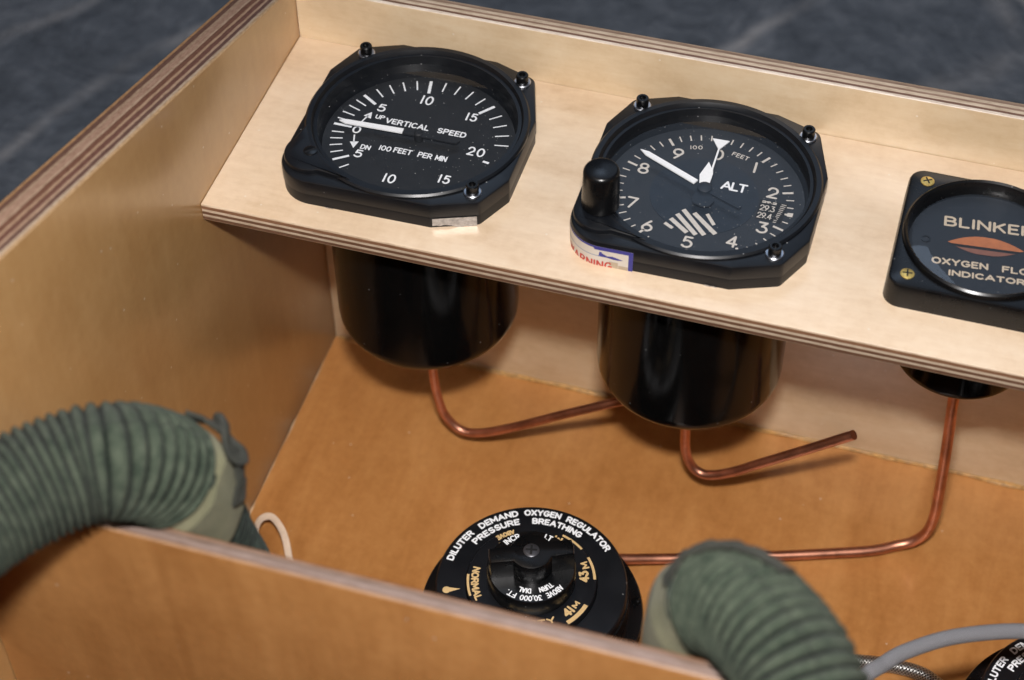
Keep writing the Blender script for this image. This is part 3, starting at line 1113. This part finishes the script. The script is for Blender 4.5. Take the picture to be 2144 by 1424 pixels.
# --- flow indicator
bl = thing('oxygen_flow_indicator', 'small square BLINKER dial with an orange eye and brass screws', 'gauge', (247.3, 45, 0))
SQ = dense(rounded([(-27.2, -27, 5), (27.2, -27, 5), (27.2, 26.8, 5), (-27.2, 26.8, 5)], 9))
mb = MB()
mb.prism(offset(SQ, 0.55), 0, 1.0)
n = len(SQ)
mb = MB()
lv = [(offset(SQ, 0.5), 0.0), (offset(SQ, 0.1), 7.9), (offset(SQ, -0.25), 8.7), (offset(SQ, -0.9), 9.0)]
o = 0
for pl, z in lv:
    mb.v += [(x, y, z) for x, y in pl]
for r in range(3):
    for i in range(n):
        j = (i + 1) % n
        mb.f.append((r * n + i, r * n + j, (r + 1) * n + j, (r + 1) * n + i))
        mb.m.append(0)
inn = [(24.6 * x / math.hypot(x, y), 24.6 * y / math.hypot(x, y)) for x, y in lv[3][0]]
o = len(mb.v)
mb.v += [(x, y, 9.0) for x, y in inn] + [(x, y, 3.0) for x, y in inn]
for i in range(n):
    j = (i + 1) % n
    mb.f += [(3 * n + i, 3 * n + j, o + j, o + i), (o + i, o + j, o + n + j, o + n + i)]
    mb.m += [0, 0]
fl = mb.build('flange', M['black2'], bl)
r = MB()
r.lathe([(23.7, 4.2), (23.9, 8.3), (24.6, 10.4), (25.3, 10.9), (25.9, 10.4), (26.3, 8.8), (24.8, 8.8), (24.6, 4.2)], (0, 0, 0), 112, close=True)
r.build('bezel_ring', M['black2'], bl)
d = MB()
d.lathe([(24.2, 4.0), (24.2, 5.0), (0, 5.0)], (0, 0, 0), 80)
dial = d.build('dial', plain('flow_dial_blue_black', (0.013, 0.016, 0.021), 0.5), bl)
RB = math.radians(5)
cR, sR = math.cos(RB), math.sin(RB)
rb = lambda x, y: (x * cR - y * sR, x * sR + y * cR)
lt = MB()
for s_, x, y, w, cap, sw in (('BLINKER', 1.2, 11.4, 28.2, 4.6, 0.85), ('OXYGEN', -7.2, -6.9, 17.4, 2.9, 0.62), ('FLOW', 12.0, -6.9, 12.6, 2.9, 0.62), ('INDICATOR', 1.2, -11.5, 23.4, 2.6, 0.6)):
    x2, y2 = rb(x, y)
    line_text(lt, s_, x2, y2 + (-1.1 if y > 0 else -1.0), cap, sw, 5.05, width=w, rot=RB, anchor='c')
lt.build('lettering', M['tan'], dial, smooth=0, recalc=False)


def eye(mb, t0, t1, z, mi=0, hw=11.8, hh=4.1, n=20, cx=0.3, cy=1.0):
    """lens shape between the fractions t0..t1 of its height"""
    lo, hi = [], []
    for i in range(n + 1):
        u = -1 + 2 * i / n
        h = hh * (1 - u * u)
        a, b = -h, h
        y0, y1 = max(a, t0 * hh), min(b, t1 * hh)
        if y1 < y0:
            y0 = y1 = min(max(0.5 * (t0 + t1) * hh, a), b)
        lo.append((u * hw, y0))
        hi.append((u * hw, y1))
    f = lambda q: (*rb(q[0] + cx, q[1] + cy), z)
    mb.add([f(q) for q in lo] + [f(q) for q in hi], [(i, i + 1, n + 2 + i, n + 1 + i) for i in range(n)], mi)


e = MB()
eye(e, -1, 1, 5.06)
ey = e.build('shutter_window', M['bore'], dial, smooth=0, recalc=False)
e = MB()
eye(e, -0.12, 0.98, 5.12)
e.build('upper_shutter', M['orange'], dial, smooth=0, recalc=False)
e = MB()
eye(e, -0.95, -0.42, 5.12)
e.build('lower_shutter', M['orange2'], dial, smooth=0, recalc=False)
for sx in (-18.2, 18.2):
    h = MB()
    x2, y2 = rb(sx, 0.9)
    h.lathe([(1.0, 0), (1.5, 0.0), (1.5, 0.25), (1.0, 0.3)], (x2, y2, 5.02), 20, close=True)
    h.build('rivet', M['black2'], dial)
g2 = MB()
n = 96
rings = [(0.1, 9.3), (10, 9.15), (18, 8.8), (22, 8.4), (23.85, 8.0)]
g2.lathe([(rr, zz) for rr, zz in rings[::-1]], (0, 0, 0), 96)
g2.f = [f for f in g2.f if len(f) == 4]
g2.m = [0] * len(g2.f)
g2.build('cover_glass', M['glass_clean'], bl, smooth=60)
for sx, sy in ((-21.5, 21.3), (21.5, 21.3), (21.5, -21.6), (-21.5, -21.6)):
    s = MB()
    s.lathe([(2.15, 8.95), (2.2, 9.25), (1.7, 9.5), (0, 9.62)], (sx, sy, 0), 28)
    sb = s.build('screw', M['brass'], bl)
    s = MB()
    a0 = random.uniform(0, 1.5)
    for q in (0, PI / 2):
        bar(s, sx - 1.5 * math.cos(a0 + q), sy - 1.5 * math.sin(a0 + q), sx + 1.5 * math.cos(a0 + q), sy + 1.5 * math.sin(a0 + q), 0.5, 9.66 + q * 0.01)
    s.build('cross_slot', M['bore'], sb, smooth=0)
c = MB()
c.lathe([(0, -43), (20.6, -43), (21.6, -42.6), (22.2, -41.5), (22.3, -40), (22.5, -7.05)], (0, 0, 0), 112)
c.build('case', M['gloss'], bl)


# ------------------------------------------------------------------ copper tubes
def copper(pts, r, label, flare=False):
    mb = MB()
    path = spline(pts, 0.8)
    mb.tube(path, lambda i, t, a: r * (1 + 0.03 * noise.noise(Vector((i * 0.05, a, 1)))), 24)
    o = mb.build('copper_tube', M['copper'], smooth=50)
    tag(o, label, 'copper tube', 'bent copper tubes under the dials')
    return o


copper([(59.3, 47.6, -76), (59.3, 47.4, -100), (59.4, 47, -115.5), (60.6, 46.3, -126.9), (63.7, 45.6, -138.9), (70.3, 44.9, -145.4), (79.4, 44.1, -143.0), (93.4, 43.4, -133.6), (112.5, 42.7, -119.1), (129.9, 42.0, -106.3), (136, 41.8, -102)], 1.75, 'bent copper tube running from the VERTICAL SPEED can to behind the next can')
copper([(158.0, 46.4, -76), (158.2, 46.2, -100), (158.6, 46.0, -117.7), (159.6, 45.1, -127.7), (162.9, 44.3, -135.0), (168.7, 43.4, -136.6), (177.6, 42.6, -130.9), (189.4, 41.7, -119.6), (205.7, 40.9, -104.4), (219.3, 40.0, -91.2)], 1.85, 'short hooked copper tube with an open cut end under the ALT dial')
copper([(249.2, 45, -40), (249.7, 45, -67), (251.0, 45, -85), (252.0, 45.2, -100), (253.0, 45.6, -118), (253.6, 46.5, -133), (252.6, 47.2, -145), (248.6, 46.4, -152), (242.5, 44.3, -154.5), (233.3, 39.5, -155), (212.9, 31.9, -155), (187.5, 22.6, -154.6), (165.4, 15.2, -154), (150, 9, -152), (138, 2, -148), (128, -12, -140)], 1.95, 'long copper tube from the BLINKER can down to the regulator')


# ------------------------------------------------------------------ oxygen regulator
def regulator():
    root = thing('oxygen_regulator', 'round black oxygen regulator with gold lettering behind the divider', 'regulator', (125.1, -43.3, -160), 0.0, 'round black oxygen regulators')
    mb = MB()
    mb.lathe([(0, 0.1), (26, 0.1), (27, 2), (27, 14), (33, 20), (36.5, 27), (38.4, 35), (38.7, 38.6), (38.2, 40.0), (35.0, 40.4), (33.4, 41.5), (33.2, 50), (0, 50)], (0, 0, 0), 128)
    body = mb.build('body', M['black2'], root)
    f = MB()
    f.lathe([(32.7, 49.9), (32.7, 54.2), (32.2, 54.9), (31.6, 55.0), (22.6, 55.0)], (0, 0, 0), 128)
    f.f = [q for q in f.f if len(q) == 4]
    f.m = [0] * len(f.f)
    face = f.build('faceplate', M['black'], root)
    lt = MB()
    arc_text(lt, 'DILUTER', 28.4, 31.0, 177.5, 150.0, 0.62, 55.06)
    arc_text(lt, 'DEMAND', 28.4, 31.0, 144.0, 115.3, 0.62, 55.06)
    arc_text(lt, 'OXYGEN', 28.4, 31.0, 111.2, 85.8, 0.62, 55.06)
    arc_text(lt, 'REGULATOR', 28.4, 31.0, 81.8, 43.2, 0.62, 55.06)
    arc_text(lt, 'PRESSURE', 24.8, 27.4, 156.2, 115.4, 0.62, 55.06)
    arc_text(lt, 'BREATHING', 24.8, 27.4, 105.8, 64.8, 0.62, 55.06)
    lt.build('lettering', M['white'], face, smooth=0, recalc=False)
    dr = MB()
    c, s_ = math.cos(math.radians(-158.3)), math.sin(math.radians(-158.3))
    tip, rnd = 24.2, 29.0
    pts = [(tip * c, tip * s_)]
    for k in range(-8, 9):
        a = k * PI / 9 * 0.86
        u, w = rnd + 1.35 * math.cos(a), 1.35 * math.sin(a)
        pts.append((u * c - w * s_, u * s_ + w * c))
    dr.add([(x, y, 55.06) for x, y in pts], [tuple(range(len(pts)))])
    dr.build('index_mark', M['gold'], face, smooth=0, recalc=False)
    d = MB()
    d.lathe([(0, 50.5), (22.3, 50.5), (22.3, 56.4), (21.9, 57.0), (0, 57.0)], (0, 0, 0), 112)
    dial = d.build('dial', M['black'], root)
    lt = MB()
    z = 57.06
    arc_text(lt, 'NORMAL', 17.9, 20.6, -179.5, -139.0, 0.62, z, outward=False)
    arc_bar(lt, -170, -146.3, 21.2, 22.0, z)
    arc_text(lt, '43', 16.2, 19.6, 13.0, 28.0, 0.8, z, outward=False)
    arc_text(lt, 'M', 17.9, 20.4, 30.0, 38.5, 0.62, z, outward=False)
    arc_bar(lt, 16.5, 41.7, 21.0, 21.9, z)
    arc_text(lt, '41', 16.0, 19.5, -36.0, -24.0, 0.8, z, outward=False)
    arc_text(lt, 'M', 17.0, 19.0, -22.0, -13.6, 0.6, z, outward=False)
    arc_bar(lt, -39, -12.8, 20.2, 21.7, z)
    arc_text(lt, 'SAFETY', 16.4, 18.9, -108, -47.0, 0.62, z, outward=False)
    arc_text(lt, '45', 16.2, 19.4, 57.0, 71.0, 0.8, z, outward=False)
    arc_text(lt, 'M', 17.9, 20.4, 73.5, 82.0, 0.62, z, outward=False)
    arc_bar(lt, 52.5, 76, 21.0, 21.8, z)
    arc_text(lt, 'ABOVE', 19.9, 21.9, 122.5, 141.0, 0.5, z, outward=False)
    arc_text(lt, '45M', 16.4, 19.0, 124.0, 143.0, 0.6, z, outward=False)
    lt.build('lettering', M['gold'], dial, smooth=0, recalc=False)
    k = MB()
    k.lathe([(0, 57.2), (14.4, 57.2), (15.0, 58.2), (15.0, 64.0), (14.5, 65.0), (0, 65.0)], (0, 0, 0), 96)
    # raised wing grip, 24 degrees round
    ca, sa = math.cos(math.radians(24.4)), math.sin(math.radians(24.4))
    W = lambda x, y: (x * ca - y * sa, x * sa + y * ca)
    prof = [(-14.0, 2.3), (-14.3, 0.0), (-13.6, -2.4), (-6.8, -2.7)]
    up = []
    hubr = 7.3
    outl = [(-14.0, -3.0), (-8.2, -3.2)]
    for i in range(9):
        a = math.radians(207 + (333 - 207) * i / 8)
        outl.append((hubr * math.cos(a), hubr * math.sin(a)))
    outl += [(8.2, -3.2), (14.0, -3.0), (14.4, 0), (14.0, 3.0), (8.2, 3.2)]
    for i in range(9):
        a = math.radians(27 + (153 - 27) * i / 8)
        outl.append((hubr * math.cos(a), hubr * math.sin(a)))
    outl += [(-8.2, 3.2), (-14.0, 3.0), (-14.4, 0)]
    k.prism([W(*q) for q in outl], 64.9, 74.0, 0.9)
    knob = k.build('knob', M['black2'], root)
    s = MB()
    s.lathe([(0, 73.6), (2.7, 73.6), (2.7, 74.25), (2.2, 74.55), (0, 74.6)], (0, 0, 0), 32)
    sc_ = s.build('screw', plain('dark_screw_steel', (0.10, 0.10, 0.11), 0.35, 0.7), knob)
    s = MB()
    for q in (0.2, 0.2 + PI / 2):
        bar(s, -1.9 * math.cos(q), -1.9 * math.sin(q), 1.9 * math.cos(q), 1.9 * math.sin(q), 0.75, 74.63 + 0.01 * q)
    s.build('cross_slot', M['bore'], knob, smooth=0)
    lt = MB()
    z = 65.06
    arc_text(lt, 'ABOVE', 11.9, 14.1, -22, -51, 0.42, z)
    arc_text(lt, '30,000', 11.9, 14.1, -58, -91, 0.40, z)
    arc_text(lt, 'FT.', 11.9, 14.1, -97, -113, 0.42, z)
    arc_text(lt, 'TURN', 9.0, 11.1, -30, -59, 0.42, z)
    arc_text(lt, 'DIAL', 9.0, 11.1, -74, -99, 0.42, z)
    arc_text(lt, 'INCR', 11.9, 14.2, 150, 124, 0.45, z)
    arc_text(lt, 'LT', 11.9, 14.2, 86, 74, 0.45, z)
    lt.build('lettering', M['white'], knob, smooth=0, recalc=False)
    # rim screws on the flange
    for a in (-18, 20, 197, 160, 90, -90, 52, 128):
        s = MB()
        s.lathe([(0, 0), (1.5, 0), (1.5, 0.9), (1.1, 1.25), (0, 1.3)], (36.2 * math.cos(math.radians(a)), 36.2 * math.sin(math.radians(a)), 39.9), 18)
        s.build('rim_screw', M['gloss'], body)
    # hose outlet with a short collar
    mb = MB()
    mb.tube([Vector((-20, -20, 16)), Vector((-34, -20, 16)), Vector((-40, -20, 16))], lambda i, t, a: 8.0 if i < 1 else 7.0, 28)
    mb.build('outlet', M['black2'], root)
    return root


def copy_tree(o, parent=None):
    c = o.copy()
    COL.objects.link(c)
    c.parent = parent
    for ch in o.children:
        copy_tree(ch, c)
    return c


reg = regulator()
reg['label'] = 'round black oxygen regulator with a winged knob, middle of the box floor'
reg2 = copy_tree(reg)
reg2.location = Vector((308.8, -42.2, -160)) * S
reg2.rotation_euler = (0, 0, math.radians(1.0))
reg2['label'] = 'round black oxygen regulator cut off by the bottom right corner of the photo'


# ------------------------------------------------------------------ breathing hoses


def rib_cloth(name, groove, c0, c1, lo, hi):
    """yarn on the crest of each rib over dark rubber, the groove colour painting in shade between green ribs; UV.x counts ribs"""
    t = NT(name)
    sp = t.n('SeparateXYZ')
    t.put(sp.inputs[0], t.coord('UV'))
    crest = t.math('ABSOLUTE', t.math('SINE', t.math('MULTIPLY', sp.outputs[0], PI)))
    n1 = t.noise(t.coord('Object', (260,) * 3), 1.0, 4, 0.65)
    n2 = t.noise(t.coord('Object', (1500,) * 3), 1.0, 3, 0.7)
    w2 = t.n('TexWave', wave_type='BANDS', bands_direction='Y')
    t.put(w2.inputs[0], t.coord('UV'))
    w2.inputs['Scale'].default_value = 36
    w2.inputs['Distortion'].default_value = 1.5
    yarn = t.mix(0.45, t.ramp(t.math('ADD', t.math('MULTIPLY', n1, 0.7), t.math('MULTIPLY', n2, 0.3)), [(0.36, c0), (0.64, c1)]), t.ramp(w2.outputs['Fac'], [(0.0, (0.45,) * 3), (0.7, (1.2,) * 3)]), 'MULTIPLY')
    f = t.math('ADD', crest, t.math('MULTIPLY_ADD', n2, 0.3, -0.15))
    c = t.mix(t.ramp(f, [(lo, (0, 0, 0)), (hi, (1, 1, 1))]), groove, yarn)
    return t.done(t.bsdf(c, 0.9, 0, 0.2, t.bump(t.math('ADD', w2.outputs['Fac'], n2), 0.6, 0.0003), 0, 0, 0.05))


M['hose'] = rib_cloth('green_knit_hose', (0.003, 0.006, 0.004), (0.028, 0.041, 0.028), (0.080, 0.098, 0.068), 0.12, 0.62)  # near-black groove colour paints fold shade into the valleys between ribs
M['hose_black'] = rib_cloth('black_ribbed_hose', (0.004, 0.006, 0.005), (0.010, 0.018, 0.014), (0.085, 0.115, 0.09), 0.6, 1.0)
M['cuff'] = fabric('khaki_cloth', (0.15, 0.15, 0.085), (0.25, 0.24, 0.145), 45, 0.9, 0.7, 0.1)
M['strap'] = fabric('dark_olive_strap', (0.022, 0.026, 0.019), (0.075, 0.078, 0.055), 45, 0.9, 0.8, 0.1)
M['thread'] = fabric('pale_green_thread', (0.10, 0.15, 0.125), (0.19, 0.25, 0.22), 45, 0.9, 0.5, 0.2)


def ribbed(path, step, R, pitch, amp, seed, n=96, name='hose', mat=None, parent=None, taper=None, jitter=0.35):
    """corrugated tube: rounded ridges with narrow valleys, a little uneven"""
    mb = MB()

    def rad(i, t, th):
        s_ = i * step
        wob = jitter * noise.noise(Vector((math.cos(th) * 1.3, math.sin(th) * 1.3, s_ * 0.06 + seed)))
        ph = (s_ + wob) / pitch
        rid = abs(math.sin(PI * ph)) ** 0.75
        u = noise.noise(Vector((math.cos(th) * 2.2, math.sin(th) * 2.2, s_ * 0.35 + seed * 3)))
        r = R - amp * (1 - rid) * (1 + 0.5 * u) + 0.3 * u
        return r * (taper(t) if taper else 1)
    mb.tube(path, rad, n)
    return mb.build(name, mat, parent, smooth=80, tubeuv=(n, 1, step / pitch, 1.0 / n))


def sleeve(path, R, parent, name, mat, pleat=0.5, seed=0, skew=None, n=96, ends=None):
    """cloth wrapped on the hose; skew(th) shifts its end along the path"""
    fr = frames(path)
    m = len(path)
    rows = 46
    mb = MB()
    for r_ in range(rows + 1):
        for k in range(n):
            th = 2 * PI * k / n
            a, b = (0.0, m - 1.0)
            if skew:
                t0, u0, w0 = fr[m // 2]
                a, b = skew(u0 * math.cos(th) + w0 * math.sin(th), m)
            x = a + (b - a) * r_ / rows
            i = min(m - 2, max(0, int(x)))
            f = x - i
            p_ = path[i].lerp(path[i + 1], f)
            t, u, w = fr[i]
            q = noise.noise(Vector((math.cos(th) * 1.6, math.sin(th) * 1.6, r_ / rows * 1.2 + seed)))
            q2 = math.sin(th * 9 + r_ / rows * 4 + seed) * 0.5 + math.sin(th * 5 - r_ / rows * 6) * 0.5
            edge = 1 - math.exp(-min(r_, rows - r_) / 1.5)
            rr = R + pleat * (q * 0.9 + 0.5 * q2 * (1 - r_ / rows)) + 0.35 * edge - 0.25 - (3.2 * max(0.0, 1 - r_ / 10) ** 0.7)
            mb.v.append(tuple(p_ + (u * math.cos(th) + w * math.sin(th)) * rr))
    for r_ in range(rows):
        for k in range(n):
            k2 = (k + 1) % n
            mb.f.append((r_ * n + k, r_ * n + k2, (r_ + 1) * n + k2, (r_ + 1) * n + k))
            mb.m.append(0)
    return mb.build(name, mat, parent, smooth=80, tubeuv=(n, 1, 0.008, 1.0 / n))


def ribbon(pts, width, thick, up, name, mat, parent, step=0.5, ruffle=0.0, seed=0):
    """flat woven strap along pts; up(i, t) gives its surface normal"""
    path = spline(pts, step)
    mb = MB()
    n = 20
    m = len(path)
    for i, p_ in enumerate(path):
        a, b = path[max(0, i - 1)], path[min(m - 1, i + 1)]
        t = (b - a).normalized()
        nn = Vector(up(i / (m - 1)))
        nn = (nn - t * nn.dot(t)).normalized()
        w = t.cross(nn)
        for k in range(n):
            th = 2 * PI * k / n
            cx, cy = math.cos(th), math.sin(th)
            x = math.copysign(abs(cx) ** 0.5, cx) * width / 2
            y = math.copysign(abs(cy) ** 0.9, cy) * thick / 2
            d = ruffle * noise.noise(p_ * 0.25 + Vector((seed, x * 0.2, 0)))
            mb.v.append(tuple(p_ + w * x + nn * (y + d)))
    for i in range(m - 1):
        for k in range(n):
            k2 = (k + 1) % n
            mb.f.append((i * n + k, i * n + k2, (i + 1) * n + k2, (i + 1) * n + k))
            mb.m.append(0)
    mb.f += [tuple(reversed(range(n))), tuple((m - 1) * n + k for k in range(n))]
    mb.m += [0, 0]
    return mb.build(name, mat, parent, smooth=60, tubeuv=(n, 1, 0.01, 1.0 / n))


def near(path, p):
    p = Vector(p)
    return min(range(len(path)), key=lambda i: (path[i] - p).length)


STEP = 0.3
HR = 14.8
# left hose: over the divider, khaki cuff, then bare black hose going down
LP = [(17, -262, 20), (17, -240, 42), (17.3, -215, 56), (18.3, -195, 61), (22.0, -178, 62), (30.6, -163, 61.8), (40.6, -151.8, 61.5), (48.1, -146.5, 60.5), (53.4, -141.8, 55.5), (56.6, -137.6, 47.5), (57.6, -133.8, 35.5), (57.0, -130.3, 19), (57.2, -126.5, 1), (58.2, -121, -23), (59.0, -114, -55), (58, -100, -110), (57, -94, -159)]
lpath = spline(LP, STEP)
ia = near(lpath, (56.0, -138.4, 49.5))
ib = near(lpath, (56.6, -130.3, 19))
hl = thing('breathing_hose', 'dark green ribbed hose draped over the divider at the left wall', 'hose', (0, 0, 0), 0, 'green ribbed breathing hoses')
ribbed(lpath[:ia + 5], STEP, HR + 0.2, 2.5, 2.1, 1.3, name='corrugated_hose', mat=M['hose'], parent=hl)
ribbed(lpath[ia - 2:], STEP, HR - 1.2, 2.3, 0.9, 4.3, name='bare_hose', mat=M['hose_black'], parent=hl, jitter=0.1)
cseg = lpath[ia - 6:ib + 32]
cuff = sleeve(cseg, HR + 0.1, hl, 'cuff', M['cuff'], 1.1, 2.0, skew=lambda d, m: (0.0, m - 1 - 68 * (0.5 + 0.5 * d.dot((RX - RY * 0.25).normalized()))))


# ---- right hose: rises from the floor, bends over the divider toward the viewer
RP = [(199, -108, -159), (197.5, -114, -110), (196.5, -119, -60), (195.5, -123, -25), (194.6, -125.6, -3.5), (193.8, -126.5, 13.0), (194.0, -127.8, 25.0), (196.3, -130.4, 36.0), (201.2, -135.4, 46.6), (207.4, -142, 54.0), (214.3, -149.5, 58.0), (222, -158.5, 58.5), (229, -170, 54), (234, -184, 44), (238, -200, 26)]
rpath = spline(RP, STEP)
ja = near(rpath, (200.6, -134.6, 45.4))
hr = thing('breathing_hose', 'dark green ribbed hose leaning over the divider, beside the winged regulator', 'hose', (0, 0, 0), 0, 'green ribbed breathing hoses')
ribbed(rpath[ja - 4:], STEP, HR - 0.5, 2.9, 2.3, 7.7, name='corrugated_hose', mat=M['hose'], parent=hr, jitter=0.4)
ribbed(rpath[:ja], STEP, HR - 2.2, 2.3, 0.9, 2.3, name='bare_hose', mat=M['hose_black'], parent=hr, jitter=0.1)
cuff2 = sleeve(rpath[ja - 230:ja + 8][::-1], HR - 0.5, hr, 'cuff', M['cuff'], 1.0, 5.0)


# straps knotted over the ends of the two hoses
def on_hose(path, i, th, r):
    t, a, b = frames(path)[i]
    return path[i] + (a * math.cos(th) + b * math.sin(th)) * r


def out_dir(path, i, px_target):
    """angle round the hose whose outside faces the given point"""
    t, a, b = frames(path)[i]
    d = Vector(px_target) - path[i]
    return math.atan2(d.dot(b), d.dot(a))


FRL, FRR = frames(lpath), frames(rpath)


def pt_on(path, fr, i, d, r):
    t, a, b = fr[i]
    d = Vector(d)
    d = (d - t * d.dot(t)).normalized()
    return path[i] + d * r, d


# left: folded loop on the upper right flank of the cuff
dirR = RX * 0.9 - RY * 0.45 - RZ * 0.35
pts, ups = [], []
for k, (di, dd, r) in enumerate(((-2, (-RY) * 1.0 - RZ * 0.5, 15.6), (6, RX * 0.35 - RY * 0.8 - RZ * 0.45, 17.0), (14, RX * 0.6 - RY * 0.7 - RZ * 0.35, 17.2), (26, RX * 0.85 - RY * 0.45 - RZ * 0.35, 17.0), (38, RX * 0.95 - RY * 0.2 - RZ * 0.4, 16.2), (48, RX * 1.0 - RY * 0.0 - RZ * 0.5, 15.4))):
    p_, d_ = pt_on(lpath, FRL, ia + di, dd, r)
    pts.append(p_)
    ups.append(d_)
ribbon(pts, 8.0, 1.5, lambda t: ups[min(5, int(t * 5.99))], 'tie_strap', M['strap'], hl, ruffle=0.5, seed=3)
pts2 = []
for k in range(13):
    a = 2 * PI * k / 12
    p_, d_ = pt_on(lpath, FRL, ia + 14 + int(9 * math.cos(a)), RX * (0.75 + 0.30 * math.sin(a)) - RY * (0.7 - 0.3 * math.sin(a)) - RZ * 0.4, 18.2 + 1.2 * math.sin(2 * a))
    pts2.append(p_)
ribbon(pts2, 3.6, 2.0, lambda t: d_, 'strap_loop', M['strap'], hl, ruffle=0.4, seed=8)
# band where the green ribs end
band = []
# right: strap lying along the top of the hose end
pts, ups = [], []
for di, dd, r in ((-26, -RX * 0.75 - RY * 0.5 - RZ * 0.4, 14.6), (-8, -RX * 0.5 - RY * 0.85 - RZ * 0.3, 15.6), (14, -RX * 0.2 - RY * 1.0 - RZ * 0.25, 16.0), (40, RX * 0.1 - RY * 1.0 - RZ * 0.2, 16.0), (66, RX * 0.3 - RY * 1.0 - RZ * 0.15, 15.8)):
    p_, d_ = pt_on(rpath, FRR, ja + di, dd, r - 1.1)
    pts.append(p_)
    ups.append(d_)
ribbon(pts, 5.5, 1.1, lambda t: ups[min(4, int(t * 4.99))], 'tie_strap', M['strap'], hr, ruffle=0.35, seed=11)


# ------------------------------------------------------------------ thin hoses and cable tie
def braid(name, c0, c1, metal, rough, su, sv):
    t = NT(name)
    v = t.coord('UV', (1, 1, 1))
    w1 = t.n('TexWave', wave_type='BANDS', bands_direction='DIAGONAL')
    t.put(w1.inputs[0], t.coord('UV', (su, sv, 0)))
    w1.inputs['Scale'].default_value = 1
    w2 = t.n('TexWave', wave_type='BANDS', bands_direction='DIAGONAL')
    t.put(w2.inputs[0], t.coord('UV', (su, -sv, 0)))
    w2.inputs['Scale'].default_value = 1
    f = t.math('MAXIMUM', t.math('MULTIPLY', w1.outputs['Fac'], 1.0), t.math('MULTIPLY', w2.outputs['Fac'], 0.9))
    c = t.ramp(f, [(0.45, c0), (0.95, c1)])
    return t.done(t.bsdf(c, rough, metal, 0.4, t.bump(f, 0.8, 0.0005)))


def cable(name, pts, r, mat, label, cat, lump=0.0):
    path = spline(pts, 0.6)
    mb = MB()
    mb.tube(path, r, 28)
    o = mb.build(name, mat, smooth=60, tubeuv=(28, 1, 0.6, 1.0 / 28))
    return tag(o, label, cat)


cable('rubber_hose', [(222, -128, -150), (226, -112, -110), (232, -95, -72), (237.2, -85.2, -52), (243, -77.8, -50), (249, -71.7, -49.5), (261.8, -62.8, -49.5), (281, -54.2, -51), (300, -49, -55), (330, -50, -75), (352, -60, -110), (360, -66, -156)], 2.35,
      braid('grey_braid', (0.14, 0.14, 0.15), (0.34, 0.34, 0.36), 0.0, 0.5, 0.75, 12.5663706), 'grey braided rubber hose arching up over the box floor at lower right', 'hose')
cable('steel_hose', [(186, -62, -157), (205, -34, -157), (222, -16, -157), (234.8, -9.6, -157), (246.5, -7.2, -157), (258.4, -7.0, -157), (266, -10, -157), (274, -18, -157), (281, -30, -156), (285, -40, -153)], 2.6,
      braid('steel_braid', (0.03, 0.03, 0.03), (0.80, 0.79, 0.76), 0.9, 0.3, 0.5, 6.2831853), 'shiny steel braided hose lying on the box floor', 'hose')

tie = ribbon([(13, -26, -159), (9.4, -22, -156), (8.2, -17.5, -152.5), (9.6, -14.5, -149.5), (13.4, -13.6, -148), (18, -16.5, -148.5), (22, -21, -150.5), (26.5, -29, -154), (31, -37, -158.5)], 2.7, 0.6, lambda t: (-0.5 + t, -0.4 - 0.3 * t, 0.7), 'cable_tie', M['zip'], None)
tag(tie, 'pale nylon strap curled in a loop beside the left hose', 'strap')
